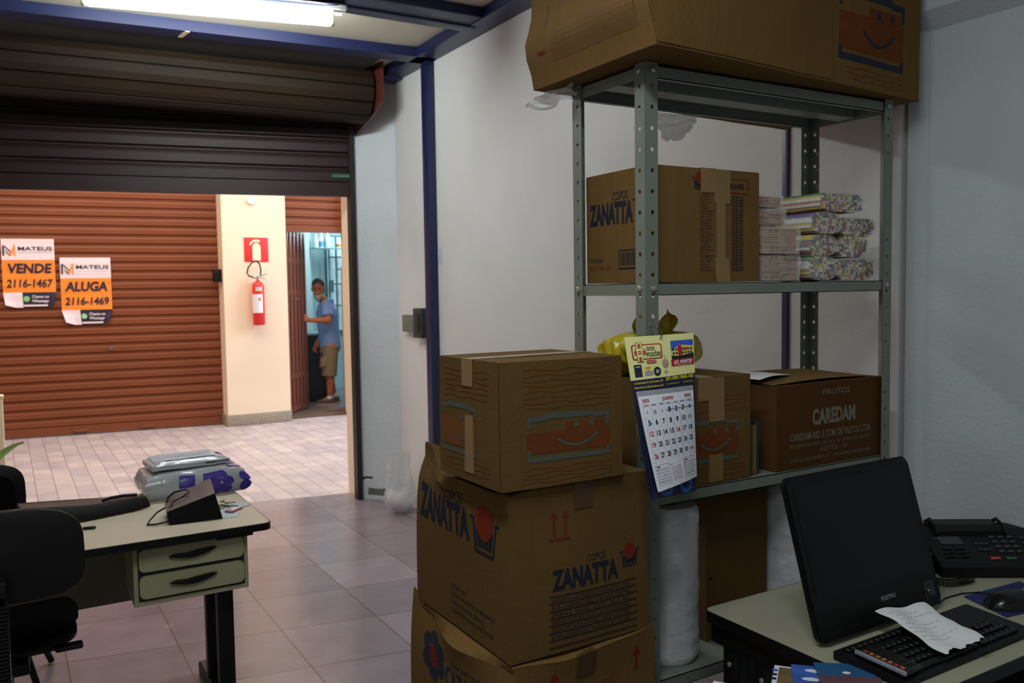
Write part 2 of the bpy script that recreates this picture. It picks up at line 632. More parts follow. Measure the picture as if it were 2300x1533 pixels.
# stub wall beside the shutter opening, reveal and cream outer face
g = MB()
g.prism([(2.17, 5.83), (2.394, 5.58), (2.6, 5.58), (2.6, 5.95), (2.20, 6.0)], (0, 0, 0), (1, 0, 0), (0, 1, 0), (0, 0, 3.0))
struct(g.build('wall_front', M['stub'], origin=(0, 0, 0)), 'pale blue wall stub beside the shutter opening', 'wall')
g = MB()
g.prism([(2.168, 5.86), (2.20, 5.86), (2.6, 5.95), (2.6, 6.05), (2.176, 6.10)], (0, 0, 0), (1, 0, 0), (0, 1, 0), (0, 0, 3.0))
struct(g.build('wall_front', M['cream'], origin=(0, 0, 0)), 'cream outer jamb of the shutter opening', 'wall')
g = MB()
g.add([(-3.0, fac(-3.0, .06), 2.72), (2.17, fac(2.17, .06), 2.72), (2.17, fac(2.17, .06), 3.6), (-3.0, fac(-3.0, .06), 3.6),
       (-3.0, fac(-3.0, .22), 2.72), (2.17, fac(2.17, .22), 2.72), (2.17, fac(2.17, .22), 3.6), (-3.0, fac(-3.0, .22), 3.6)],
      [(0, 1, 2, 3), (7, 6, 5, 4), (0, 4, 5, 1), (1, 5, 6, 2), (2, 6, 7, 3), (3, 7, 4, 0)])
struct(g.build('wall_front', M['cream'], origin=(0, 0, 0)), 'lintel wall above the roller shutter', 'wall')
g = MB()
g.box(-3.1, -2.7, 0, -3.0, 7.0, 3.0)
struct(g.build('wall_left', M['wall']), 'white wall closing the room on the left', 'wall')
g = MB()
g.box(-3.1, -2.7, 0, 2.7, -2.6, 3.0)
struct(g.build('wall_back', M['wall']), 'white wall closing the room behind the viewer', 'wall')
# chipped concrete patches on the stub
g = MB()
su, sn = Vector((0.224, -0.25, 0)).normalized(), Vector((-0.745, -0.667, 0))
pf = planefn((2.17, 5.83, 0), su, (0, 0, 1), 0.002)
g.flat([(.06, .035), (.20, .03), (.205, .085), (.13, .08), (.065, .085)], pf)
g.flat([(.012, .14), (.06, .155), (.10, .15), (.102, .165), (.055, .168), (.015, .158)], pf, 1)
struct(g.build('trim_2', [mat('bare_concrete', (108, 112, 104), 0.8, var=0.2, vscale=40), M['dark']]),
       'bare concrete patch low on the pale blue wall stub', 'trim')

# blue steel frame
for nm, bx, lab in (
        ('trim_3', [(-3, 4.05, 2.945, 2.394, 4.24, 3.0), (-3, 4.20, 2.935, 2.30, 4.29, 2.955)], 'blue steel beam nearest the lamp'),
        ('trim_5', [(2.255, -2.6, 2.94, 2.394, 5.58, 3.0)], 'blue steel beam along the top of the white wall'),
        ('trim_6', [(2.21, 5.42, 2.93, 2.394, 5.57, 3.0)], 'dark blue beam over the wall stub'),
        ('trim_7', [(2.335, 4.93, 0, 2.394, 5.01, 2.94)], 'blue steel post on the white wall near the door'),
        ('trim_8', [(2.386, 2.096, 0, 2.394, 2.126, 2.94)], 'blue steel post on the white wall behind the shelf')):
    g = MB()
    for b in bx:
        g.box(*b, bev=0.004)
    struct(g.build(nm, M['blue']), lab, 'trim')
g = MB()
g.prism([(-3, 5.31), (2.394, 4.88), (2.394, 5.02), (-3, 5.45)], (0, 0, 2.94), (1, 0, 0), (0, 1, 0), (0, 0, .06))
struct(g.build('trim_4', M['blue']), 'blue steel beam in front of the shutter drum', 'trim')
g = MB()
g.obb((0.925, 5.062, 2.9375), Matrix.Rotation(math.radians(8), 3, 'Z'), 0.022, 0.13, 0.004)
tag(g.build('tape_strip', mat('cream_tape', (214, 196, 156), 0.6)), 'short cream tape strip stuck across the blue beam under the lamp', 'tape')

# ---------------------------------------------------------------- roller shutter of the shop (half raised)
def slats(mb, P, x0, x1, z0, z1, pitch, depth, m=0, n=None, phase=0.0):
    """corrugated curtain: profile along z, straight along x; P(x, d, z) -> point"""
    prof = []
    z = z0
    while z < z1 - 1e-6:
        for t, d in ((0.0, 0.0), (0.08, 1.0), (0.55, 1.05), (0.68, 0.85), (0.74, 0.1), (0.80, 0.0), (0.86, 0.35), (0.94, 0.35)):
            zz = z + t * pitch
            if zz <= z1:
                prof.append((zz, d * depth))
        z += pitch
    prof.append((z1, 0))
    vs_ = []
    for zz, d in prof:
        vs_.append(P(x0, d, zz))
        vs_.append(P(x1, d, zz))
    fs = [(2 * i, 2 * i + 1, 2 * i + 3, 2 * i + 2) for i in range(len(prof) - 1)]
    mb.add(vs_, fs, m, False)


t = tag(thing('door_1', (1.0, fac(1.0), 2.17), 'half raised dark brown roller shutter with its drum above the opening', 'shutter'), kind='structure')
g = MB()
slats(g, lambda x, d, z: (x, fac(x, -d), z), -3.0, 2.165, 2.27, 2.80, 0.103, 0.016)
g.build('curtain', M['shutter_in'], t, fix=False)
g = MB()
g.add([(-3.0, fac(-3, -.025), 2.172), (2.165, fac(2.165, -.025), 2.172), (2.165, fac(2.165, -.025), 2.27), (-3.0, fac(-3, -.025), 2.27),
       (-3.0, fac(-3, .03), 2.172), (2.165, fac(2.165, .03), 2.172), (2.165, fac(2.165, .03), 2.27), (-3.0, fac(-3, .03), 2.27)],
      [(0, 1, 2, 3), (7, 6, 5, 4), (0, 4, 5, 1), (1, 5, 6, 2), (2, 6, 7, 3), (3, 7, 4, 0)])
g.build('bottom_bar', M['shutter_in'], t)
g = MB()
prof = []
N = 12
for k in range(N):
    a0 = 2 * PI * k / N
    for f, r in ((0.0, 0.185), (0.05, 0.203), (0.5, 0.207), (0.9, 0.203), (0.95, 0.185)):
        a = a0 + 2 * PI / N * f
        prof.append((r * math.cos(a), r * math.sin(a)))
xa, xb = -3.0, 2.16
ya, yb = 5.56 + (2.16 + 3.0) * 0.105, 5.56
g.prism(prof, (xa, ya, 2.90), (0, 1, 0), (0, 0, 1), (xb - xa, yb - ya, -0.055))
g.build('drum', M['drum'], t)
g = MB()
g.prism([(5.30, 3.0), (5.84, 3.0), (5.84, 2.70), (5.80, 2.60), (5.40, 2.70), (5.30, 2.76)], (2.185, 0, 0), (0, 1, 0), (0, 0, 1), (0.02, 0, 0))
g.build('end_bracket', mat('red_brown_bracket', (92, 40, 28), 0.5), t)
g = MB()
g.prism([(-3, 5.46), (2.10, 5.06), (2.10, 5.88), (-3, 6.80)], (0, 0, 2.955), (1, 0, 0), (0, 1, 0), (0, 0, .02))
g.build('dark_plate', mat('dark_plate_grey', (40, 38, 34), .7), t)  # dark plate added to darken the gap between beam and drum
g = MB()
g.box(2.135, 5.79, 0.0, 2.172, 5.86, 2.72)
g.build('guide_rail', M['dark'], t)
g = MB()
pf = planefn((2.02, fac(2.02, -.027), 2.30), (math.cos(FA), -math.sin(FA), 0), (0, 0, 1), 0.003)
g.rect(-.005, 0, .15, .026, pf, 0)
for i in range(7):
    g.rect(.012 + i * .019, .008, .022 + i * .019, .018, pf, 1)
g.build('maker_plate', [mat('green_plate', (36, 96, 66), 0.4), mat('plate_letters', (120, 150, 130), 0.5)], t)

# ---------------------------------------------------------------- fluorescent lamp
t = thing('fluorescent_lamp', (0.95, 4.36, 2.93), 'lit fluorescent tube lamp hanging under the blue ceiling beam', 'lamp')
LA = Matrix.Rotation(math.atan2(-0.235, 1.10), 3, 'Z')
LC = Vector((0.935, 4.36, 2.875))
em = bpy.data.materials.new('lit_tube')
em.use_nodes = True
em.node_tree.nodes['Principled BSDF'].inputs['Base Color'].default_value = (1, 1, 1, 1)
em.node_tree.nodes['Principled BSDF'].inputs['Emission Color'].default_value = (0.92, 1.0, 1.0, 1)
em.node_tree.nodes['Principled BSDF'].inputs['Emission Strength'].default_value = 92.0
g = MB()
g.T = Matrix.Translation(LC) @ LA.to_4x4()
g.tube([(-.562, 0, 0), (-.548, 0, 0), (.548, 0, 0), (.562, 0, 0)], [.026, .032, .032, .026], n=16)
g.build('tube', em, t)
g = MB()
g.T = Matrix.Translation(LC) @ LA.to_4x4()
g.prism([(-.085, .055), (-.03, .078), (.03, .078), (.085, .055), (.088, .052), (.03, .072), (-.03, .072), (-.088, .052)],
        (-.60, 0, 0), (0, 1, 0), (0, 0, 1), (1.23, 0, 0))
g.box(-.62, -.035, .045, .64, .035, .068, bev=.004)
g.build('reflector', M['white'], t)
for s in (-1, 1):
    g = MB()
    g.T = Matrix.Translation(LC) @ LA.to_4x4()
    g.box(s * .562, -.02, -.03, s * .579, .02, .06, bev=.003)
    g.build('tube_holder', mat('yellowed_holder', (206, 198, 150), 0.5), t)
    g = MB()
    g.T = Matrix.Translation(LC) @ LA.to_4x4()
    g.box(s * .40 - .02, -.02, .07, s * .40 + .02, .02, .10)
    g.build('bracket', M['dark'], t)

# ================================================================ ARCADE OUTSIDE
EA = math.atan2(-0.138, 1.0)


def ey(x, off=0.0):
    return 10.385 - 0.138 * x + off


g = MB()
g.box(-4, 10.6, 0, -3.9, 10.7, 4)
for (x0, x1, z0, z1) in ((-4.0, 7.5, 3.1, 4.0),):
    g.box(x0, 9.95, z0, x1, 10.5, z1)
struct(g.build('wall_far', M['cream']), 'cream wall over the shutters across the arcade', 'wall')
g = MB()
g.box(2.12, 9.84, 0.0, 2.835, 10.15, 3.2)
struct(g.build('wall_far', M['cream']), 'cream pillar between the two shutters across the arcade', 'wall')
g = MB()
g.box(3.57, 9.84, 0.0, 5.2, 10.05, 3.2)
struct(g.build('wall_far', M['cream']), 'cream wall right of the open doorway', 'wall')
g = MB()
g.box(2.112, 9.828, 0.0, 2.842, 9.845, 0.13, bev=.003)
g.box(2.104, 9.828, 0.0, 2.12, 10.12, 0.13, bev=.003)
struct(g.build('baseboard_far', M['granite']), 'speckled granite base of the cream pillar', 'baseboard')

DOOR2 = t = tag(thing('door_2', (1.0, ey(1.0), 0), 'closed brown roller shutter carrying the two posters', 'shutter'), kind='structure')
g = MB()
slats(g, lambda x, d, z: (x, ey(x, -d), z), -4.0, 2.14, 0.10, 3.2, 0.098, 0.018)
g.build('curtain', M['shutter_out'], t, fix=False)
g = MB()
g.add([(-4, ey(-4, -.03), .012), (2.14, ey(2.14, -.03), .012), (2.14, ey(2.14, -.03), .10), (-4, ey(-4, -.03), .10),
       (-4, ey(-4, .03), .012), (2.14, ey(2.14, .03), .012), (2.14, ey(2.14, .03), .10), (-4, ey(-4, .03), .10)],
      [(0, 1, 2, 3), (7, 6, 5, 4), (0, 4, 5, 1), (1, 5, 6, 2), (2, 6, 7, 3), (3, 7, 4, 0)])
g.build('bottom_bar', M['shutter_out'], t)
for x in (0.66, 1.32):
    g = MB()
    g.box(x - .07, ey(x, -.055), .03, x + .07, ey(x, -.028), .06, bev=.008)
    g.build('handle', M['shutter_out'], t)
g = MB()
g.box(2.03, 9.90, 1.63, 2.118, 9.98, 1.775, bev=.006)
tag(g.build('lock_box', M['black']), 'black lock box on the edge of the cream pillar', 'lock')
g = MB()
g.tube([(.985, ey(.985, -.02), .93), (.985, ey(.985, -.055), .93)], .018, n=12)
g.build('lock_knob', M['chrome'], DOOR2)

t = tag(thing('door_3', (3.2, 9.97, 2.2), 'raised brown shutter over the open doorway', 'shutter'), kind='structure')
g = MB()
slats(g, lambda x, d, z: (x, 9.97 - d, z), 2.83, 3.58, 2.29, 3.2, 0.098, 0.018)
g.build('curtain', M['shutter_out'], t, fix=False)
g = MB()
g.box(2.83, 9.94, 2.21, 3.58, 9.99, 2.29)
g.build('bottom_bar', M['shutter_out'], t)

# shop across the arcade
g = MB()
g.box(2.83, 9.98, 0.0, 3.6, 10.25, 0.035)
g.box(2.83, 10.06, 0.035, 3.6, 10.25, 0.06)
struct(g.build('trim_9', M['sill']), 'worn brown sill of the open doorway', 'trim')
g = MB()
g.box(2.2, 10.25, -.05, 6.0, 12.7, 0.05)
struct(g.build('floor', M['shopfloor']), 'grey blue floor inside the open doorway', 'floor')
g = MB()
g.box(2.6, 12.5, 0, 6.0, 12.6, 3.0)
struct(g.build('wall_far', M['teal']), 'teal wall at the back of the open doorway', 'wall')
g = MB()
g.prism([(3.02, 10.3), (3.06, 10.3), (3.98, 12.5), (3.90, 12.5)], (0, 0, 0), (1, 0, 0), (0, 1, 0), (0, 0, 3.0))
struct(g.build('wall_far', M['teal2']), 'pale teal side wall inside the open doorway', 'wall')
g = MB()
g.box(2.8, 10.2, 2.9, 6.0, 12.6, 3.0)
struct(g.build('ceiling', M['teal2']), 'pale ceiling inside the open doorway', 'ceiling')
g = MB()
g.box(6.0, 10.1, 0, 6.1, 12.6, 3.0)
struct(g.build('wall_far', M['teal']), 'teal wall at the right inside the open doorway', 'wall')
# arcade roof edges: leave the middle open, close the ends
g = MB()
g.box(-4.1, 6.0, 0, -4.0, 10.9, 4.0)
struct(g.build('wall_left', M['cream']), 'cream wall closing the arcade on the left', 'wall')
# ---------------------------------------------------------------- posters
M['ppaper'] = mat('poster_paper', (232, 218, 222), 0.6)
M['porange'] = mat('poster_orange', (246, 140, 40), 0.6)
M['pnavy'] = mat('poster_navy', (36, 28, 56), 0.6)
M['pgreen'] = mat('chat_green', (130, 200, 130), 0.6)


def poster(x0, z0, word, number, label, seed, fold):
    w, h = 0.49, 0.72
    t = thing('poster', (x0 + w / 2, ey(x0 + w / 2, -.03), z0), label, 'poster', 'estate agency posters on the shutter')
    ux = Vector((math.cos(EA), math.sin(EA), 0))
    nn = Vector((math.sin(EA), -math.cos(EA), 0))
    base = Vector((x0, ey(x0, -.022), z0))

    def wob(x, y):
        return 0.0012 * math.sin(y * 64 + seed) + 0.006 * noise.noise(Vector((x * 5 + seed, y * 6, seed)))

    def S(x, y, off=0.0):
        # torn, curled lower corners
        curl = 0
        if y < 0.15:
            e = max(0, (0.10 - x) / 0.10, (x - (w - 0.07)) / 0.07) * (0.15 - y) / 0.15
            curl = e * 0.03
            x = x + (w / 2 - x) * 0.16 * (0.15 - y) / 0.15 * fold
            y = y + e * 0.03
        return base + ux * x + Vector((0, 0, y)) + nn * (0.006 + wob(x, y) + curl + off)
    g = MB()
    NU, NV = 14, 36
    for j in range(NV):
        for i in range(NU):
            xa, xb, ya, yb = w * i / NU, w * (i + 1) / NU, h * j / NV, h * (j + 1) / NV
            ym = (ya + yb) / 2
            m = 0 if ym > 0.50 else (1 if ym > 0.16 else (2 if xa > 0.165 else 0))
            g.add([S(xa, ya), S(xb, ya), S(xb, yb), S(xa, yb)], [(0, 1, 2, 3)], m, True)
    g.build('sheet', [M['ppaper'], M['porange'], M['pnavy']], t, fix=False)
    f = lambda x, y: S(x, y, 0.006)
    g = MB()
    g.text('MATEUS', f, .155, .60, .04, 0, width=.315, bold=.012)
    g.text('NEGOCIOS IMOBILIARIOS', f, .165, .575, .009, 3, width=.30)
    # two-tone letter M emblem
    g.flat([(.012, .545), (.028, .545), (.028, .64), (.012, .655)], f, 0)
    g.flat([(.028, .64), (.088, .575), (.088, .59), (.028, .655)], f, 0)
    for k in range(3):
        g.flat([(.035 + .016 * k, .605 - .017 * k), (.043 + .016 * k, .60 - .017 * k), (.075 + .008 * k, .56 - .006 * k), (.062 + .008 * k, .556 - .006 * k)], f, 0 if k != 1 else 1)
    g.flat([(.06, .552), (.085, .552), (.105, .585), (.09, .60)], f, 1)
    g.flat([(.088, .575), (.125, .63), (.125, .645), (.088, .59)], f, 1)
    g.flat([(.112, .545), (.128, .545), (.128, .66), (.112, .655)], f, 1)
    g.text(word, f, .245, .365, .098, 0, width=.41, bold=.035, shear=.12, align='C')
    g.text(number, f, .245, .215, .082, 0, width=.42, bold=.022, shear=.12, align='C')
    g.disc(.212, .092, .03, .03, f, 2)
    g.flat([(.186, .062), (.2, .07), (.19, .084)], f, 2)
    g.stroke([(.199, .104), (.203, .088), (.214, .078), (.226, .078)], .009, f, 4)
    g.text('Chama no', f, .262, .10, .03, 4, width=.165, bold=.02)
    g.text('Whatsapp', f, .262, .055, .03, 4, width=.165, bold=.02)
    g.rect(.18, .012, .42, .03, f, 4)
    g.build('lettering', [M['pnavy'], M['porange'], M['pgreen'], mat('poster_grey', (170, 160, 165), .7), M['ppaper']], t, fix=False)
    return t


poster(0.003, 1.385, 'VENDE', '2116-1467', 'white and orange poster reading VENDE on the brown shutter', 0.0, 0.5)
poster(0.533, 1.19, 'ALUGA', '2116-1469', 'white and orange poster reading ALUGA on the brown shutter', 3.1, 1.0)

# ---------------------------------------------------------------- extinguisher and its sign
t = thing('extinguisher_sign', (2.49, 9.835, 1.86), 'square red sign with pale fire extinguisher symbol on cream pillar', 'sign')
g = MB()
g.box(2.357, 9.832, 1.857, 2.627, 9.8399, 2.13, bev=.002)
g.build('plate', M['signred'], t)
g = MB()
pf = planefn((2.357, 9.832, 1.857), (1, 0, 0), (0, 0, 1), 0.002)
g.flat([(.09, .015), (.182, .015), (.182, .17), (.17, .195), (.155, .205), (.118, .205), (.10, .195), (.09, .17)], pf)
g.rect(.122, .203, .152, .23, pf)
g.flat([(.06, .185), (.075, .19), (.10, .222), (.175, .222), (.178, .237), (.15, .25), (.125, .252), (.085, .235), (.062, .21)], pf)
g.build('symbol', M['signcream'], t, fix=False)

t = thing('fire_extinguisher', (2.475, 9.75, 1.14), 'red fire extinguisher hanging on the cream pillar under its sign', 'fire extinguisher')
ex, eyy = 2.478, 9.755
g = MB()
g.lathe([(.058, 1.14), (.066, 1.15), (.066, 1.575), (.058, 1.605), (.04, 1.625), (.02, 1.635), (.018, 1.65)], (ex, eyy, 0), n=28)
g.build('cylinder', M['red'], t)
for (z0, z1, a0, a1, mt, nm) in ((1.28, 1.49, -1.25, 1.0, M['paper'], 'label'), (1.525, 1.57, -.2, .9, mat('tag_blue_white', (196, 200, 190), .5), 'seal_label')):
    g = MB()
    g.grid(lambda u, v: (ex + .067 * math.sin(lerp(a0, a1, u) - .5), eyy - .067 * math.cos(lerp(a0, a1, u) - .5), lerp(z0, z1, v)), 16, 1)
    g.build(nm, mt, t, fix=False)
g = MB()
for k in range(3):
    z = 1.44 - .012 * k
    g.grid(lambda u, v: (ex + .068 * math.sin(lerp(.05, .45, u) - .3), eyy - .068 * math.cos(lerp(.05, .45, u) - .3), lerp(z, z + .008, v)), 4, 1)
g.build('label_print', M['signred'], t, fix=False)
g = MB()
g.tube([(ex, eyy, 1.64), (ex, eyy, 1.69)], .017, n=12)
g.obb((ex + .05, eyy, 1.70), Matrix.Rotation(-.35, 3, 'Y'), .12, .016, .012, bev=.003)
g.obb((ex + .045, eyy, 1.672), Matrix.Rotation(.25, 3, 'Y'), .10, .016, .010, bev=.003)
g.tube([(ex, eyy, 1.67), (ex - .05, eyy, 1.68)], .012, n=10)
g.build('valve', M['chrome'], t)
g = MB()
g.tube([(ex - .05, eyy, 1.68), (ex - .10, eyy, 1.695), (ex - .118, eyy, 1.73), (ex - .10, eyy + .01, 1.79), (ex - .05, eyy + .02, 1.85),
        (ex, eyy + .03, 1.862), (ex + .03, eyy + .02, 1.83), (ex + .04, eyy + .01, 1.76), (ex + .03, eyy, 1.70)], .0085, n=8)
g.build('hose', M['black'], t)
g = MB()
g.box(ex - .02, eyy + .05, 1.58, ex + .02, 9.84, 1.63)
g.build('wall_hook', M['dark'], t)

g = MB()
g.lathe([(.042, 9.81), (.045, 9.815), (.045, 9.84)], (2.447, 0, 2.545), axis='Y', n=24)
tag(g.build('wall_disc', M['white']), 'round white cover plate high on the cream pillar', 'cover plate')

# ---------------------------------------------------------------- brown slatted gate leaf, standing open
t = thing('gate_leaf', (2.87, 9.97, 0.10), 'brown pierced metal gate leaf standing open in the doorway', 'gate')
gu = Vector((3.215 - 2.872, 10.40 - 9.985, 0))
gl = gu.length
gu.normalize()
gn = Vector((gu.y, -gu.x, 0))
GO = Vector((2.872, 9.985, 0.085))
GH = 2.13
g = MB()
g.T = Matrix(((gu.x, gn.x, 0, GO.x), (gu.y, gn.y, 0, GO.y), (0, 0, 1, GO.z), (0, 0, 0, 1)))
g.box(0, -.012, 0, gl, 0.012, .06)
g.box(0, -.012, GH - .05, gl, .012, GH)
for z in (0.42, 1.42, 1.80):
    g.box(0, -.010, z - .03, gl, .010, z + .03)
for k in range(6):
    x = gl * k / 5
    g.box(max(0, x - .036), -.013, 0, min(gl, x + .036), .013, GH, bev=.004)
g.box(0, -.004, 0, gl, .004, 1.80, m=1)  # backing plate coloured dark to stand for the shaded slots between bars
g.build('panel', [M['gate'], mat('gate_slot_shade', (58, 28, 20), .5)], t)
g = MB()
g.T = Matrix(((gu.x, gn.x, 0, GO.x), (gu.y, gn.y, 0, GO.y), (0, 0, 1, GO.z), (0, 0, 0, 1)))
g.tube([(gl * .45, .013, 1.34), (gl * .45, .022, 1.34)], .012, n=12)
g.build('keyhole', M['chrome'], t)

# upright beige board seen at the right edge of the doorway
t = thing('door_panel', (3.8, 10.29, .05), 'plain beige door panel at the right of the open doorway', 'door')
g = MB()
g.box(3.648, 10.275, .052, 3.95, 10.31, 1.82, bev=.004)
g.build('panel', mat('beige_panel', (186, 150, 126), .5), t)
g = MB()
g.obb((3.70, 10.272, 1.55), Matrix.Rotation(.4, 3, 'Y'), .05, .004, .09)
g.build('sticker', mat('pale_blue_sticker', (186, 192, 220), .5), t)

# shelf with bottles and window grille at the back of the doorway
g = MB()
g.box(3.90, 12.10, 2.135, 4.44, 12.28, 2.15)
tag(g.build('bottle_shelf', M['teal']), 'narrow teal shelf carrying bottles on the back wall', 'shelf')
bm_ = [mat('white_bottle', (214, 224, 232), .4), mat('blue_label', (80, 150, 190), .5), mat('amber_liquid', (176, 120, 30), .4)]
BL = (('white plastic bottle with pale lilac body, leftmost on the high shelf', 3.95, .20, .034, 0),
      ('white bottle with a blue lower label on the high shelf', 4.03, .22, .034, 1),
      ('tall plain white bottle, third on the high shelf', 4.125, .235, .038, 0),
      ('small bottle with amber contents on the high shelf', 4.29, .14, .036, 2))
for lab, bx, bh, br, k in BL:
    t = thing('bottle', (bx, 12.19, 2.15), lab, 'bottle', 'bottles on the shelf behind the doorway')
    g = MB()
    g.lathe([(br * .92, 2.15), (br, 2.156), (br, 2.15 + bh * .62), (br * .8, 2.15 + bh * .74), (br * .38, 2.15 + bh * .86), (br * .36, 2.15 + bh * .9)], (bx, 12.19, 0), n=18)
    g.build('body', bm_[0], t)
    g = MB()
    g.lathe([(br * .45, 2.15 + bh * .88), (br * .45, 2.15 + bh)], (bx, 12.19, 0), n=14)
    g.build('cap', bm_[0], t)
    if k:
        g = MB()
        g.lathe([(br * 1.02, 2.165), (br * 1.02, 2.15 + bh * .42)], (bx, 12.19, 0), n=18)
        g.build('label', bm_[k], t)
t = thing('window_grille', (4.35, 12.4, 1.3), 'dark teal iron grille over the window in the back room', 'grille')
g = MB()
for x in (4.19, 4.30, 4.40, 4.50, 4.60):
    g.box(x - .009, 12.33, .9, x + .009, 12.35, 2.33)
for z in (2.33, 2.02, 1.62, 1.30, .92):
    g.box(4.18, 12.335, z - .009, 4.65, 12.355, z + .009)
g.box(4.30, 12.33, 1.83, 4.42, 12.35, 1.85)
g.box(4.185, 12.32, 1.50, 4.25, 12.36, 1.68)
g.build('bars', mat('dark_teal_iron', (44, 74, 78), .5), t)
g = MB()
g.box(4.20, 12.44, .92, 4.66, 12.46, 2.34)
g.build('pane', mat('bright_window_pane', (186, 222, 226), .3), t)
t = thing('dark_cabinet', (3.7, 11.3, .05), 'dark low cabinet in the back room behind the man', 'cabinet')
g = MB()
g.prism([(3.43, 11.08), (3.72, 10.97), (3.96, 11.55), (3.67, 11.66)], (0, 0, .052), (1, 0, 0), (0, 1, 0), (0, 0, .88))
g.build('body', mat('dark_navy_cabinet', (30, 34, 48), .5), t)
g = MB()
g.prism([(3.425, 11.07), (3.73, 10.955), (3.975, 11.555), (3.67, 11.67)], (0, 0, .932), (1, 0, 0), (0, 1, 0), (0, 0, .025))
g.build('top', M['teal'], t)

# plant and post at the left of the opening
t = thing('potted_plant', (-.22, 6.75, 0), 'strap leaved green plant standing outside at the left edge', 'plant')
g = MB()
g.lathe([(.09, 0), (.12, .01), (.15, .24), (.155, .25), (.13, .25), (.12, .20)], (-.22, 6.75, 0), n=24)
g.build('pot', mat('terracotta', (150, 92, 64), .7), t)
for k, (dx, dy, dz, L) in enumerate(((.30, -.05, .30, .34), (.255, -.16, .12, .34), (-.25, .1, .35, .4), (-.1, -.2, .5, .5), (.12, .2, .5, .5), (-.3, -.1, .1, .35))):
    g = MB()
    b0 = Vector((-.22, 6.75, .24))
    d = Vector((dx, dy, dz))
    side = (d.cross(Vector((0, 0, 1))).normalized() + Vector((0, 0, .9))).normalized()

    def leaf(u, v, b0=b0, d=d, side=side):
        w = .045 * math.sin(PI * min(1, v * .93 + .07)) * (u - .5) * 2
        p = b0 + d * v + Vector((0, 0, -.16 * v * v * (1 if d.z < .4 else .3) + .12 * v))
        return p + side * w + Vector((0, 0, abs(u - .5) * .02))
    g.sheet(leaf, 4, 10, .0015, (0, 0, 1))
    g.build('leaf', mat('leaf_green', (120, 160, 70), .5, var=.2, vscale=12), t)
t = thing('wooden_post', (-.06, 7.1, 0), 'pale wooden post standing outside at the left edge', 'post')
g = MB()
g.box(-.14, 7.06, 0, -.035, 7.14, .775, bev=.008)
g.build('post', mat('pale_painted_wood', (228, 206, 176), .6), t)
g = MB()
g.box(-.15, 7.05, .775, -.028, 7.15, .80, bev=.006)
g.build('cap', mat('pale_painted_wood_cap', (236, 210, 170), .6), t)

# ---------------------------------------------------------------- the man in the doorway
MO = Vector((3.589, 10.689, 0.05))
r_ = Vector((0.859, -0.512, 0))     # towards the picture's right
t_ = Vector((-0.512, -0.859, 0))    # towards the shop


def mp(r, t, z):
    return MO + r_ * r + t_ * t + Vector((0, 0, z))


def capsule(mb, a, b, ra, rb, n=16):
    a, b = Vector(a), Vector(b)
    d = (b - a)
    L = d.length
    d.normalize()
    pts, rs = [], []
    K = 5
    for k in range(K + 1):
        q = PI / 2 * k / K
        pts.append(a - d * ra * math.cos(q) if True else a)
        rs.append(max(ra * math.sin(q), 1e-4))
    for k in range(K + 1):
        q = PI / 2 * k / K
        pts.append(b + d * rb * math.sin(q))
        rs.append(max(rb * math.cos(q), 1e-4))
    mb.tube(pts, rs, n=n)


def ellip(mb, c, ax, rx, ay, ry, az, rz, n=20):
    c = Vector(c)
    vs_, fs = [], []
    for i in range(n // 2 + 1):
        th = PI * i / (n // 2)
        for k in range(n):
            ph = 2 * PI * k / n
            st = max(math.sin(th), 1e-3)
            vs_.append(c + ax * rx * st * math.cos(ph) + ay * ry * st * math.sin(ph) + az * rz * math.cos(th))
    for i in range(n // 2):
        for k in range(n):
            a, b = i * n + k, i * n + (k + 1) % n
            fs.append((a, a + n, b + n, b))
    fs.append(tuple(range(n)))
    fs.append(tuple(range((n // 2) * n + n - 1, (n // 2) * n - 1, -1)))
    mb.add(vs_, fs, 0, True)


def remesh(mb, name, mt, parent, voxel, smooth=4, flat_cut=None):
    tmp = mb.build('tmp_' + name, mt, None, origin=tuple(parent.location))
    md = tmp.modifiers.new('r', 'REMESH')
    md.mode = 'VOXEL'
    md.voxel_size = voxel
    md.use_smooth_shade = True
    ms = tmp.modifiers.new('s', 'SMOOTH')
    ms.iterations = smooth
    ms.factor = 0.5
    dg = bpy.context.evaluated_depsgraph_get()
    me = bpy.data.meshes.new_from_object(tmp.evaluated_get(dg))
    me.name = name
    bpy.data.objects.remove(tmp)
    ob = bpy.data.objects.new(name, me)
    COL.objects.link(ob)
    ob.parent = parent
    for p in me.polygons:
        p.use_smooth = True
    return ob


UP = Vector((0, 0, 1))
t = thing('person', tuple(MO), 'grey bearded man in blue t-shirt and khaki shorts holding the open gate', 'person')
fd = Vector((-.43, -.903, 0)).normalized()          # the face looks this way
fs_ = fd.cross(UP).normalized()
HC = mp(-.100, 0.05, 1.497)
b = MB()
# head
ellip(b, HC + UP * .02 - fd * .015, fs_, .076, fd, .096, UP, .108, 24)
ellip(b, HC + fd * .022 - UP * .06, fs_, .058, fd, .066, UP, .07, 20)
ellip(b, HC + fd * .045 - UP * .105, fs_, .034, fd, .036, UP, .03, 14)
ellip(b, HC + fd * .098 - UP * .018, fs_, .015, fd, .022, UP, .030, 14)      # nose
ellip(b, HC + fd * .082 + UP * .022, fs_, .052, fd, .014, UP, .012, 14)      # brow
for s in (-1, 1):
    ellip(b, HC + fs_ * s * .079 - UP * .005 - fd * .012, fs_, .010, fd, .020, UP, .032, 12)   # ear
    ellip(b, HC + fs_ * s * .045 + fd * .06 - UP * .025, fs_, .022, fd, .02, UP, .02, 12)      # cheek
ellip(b, HC + fd * .086 - UP * .062, fs_, .026, fd, .012, UP, .008, 12)      # lips
NK = mp(-.035, 0.0, 1.325)
capsule(b, HC - UP * .08 - fd * .03, NK, .052, .058)
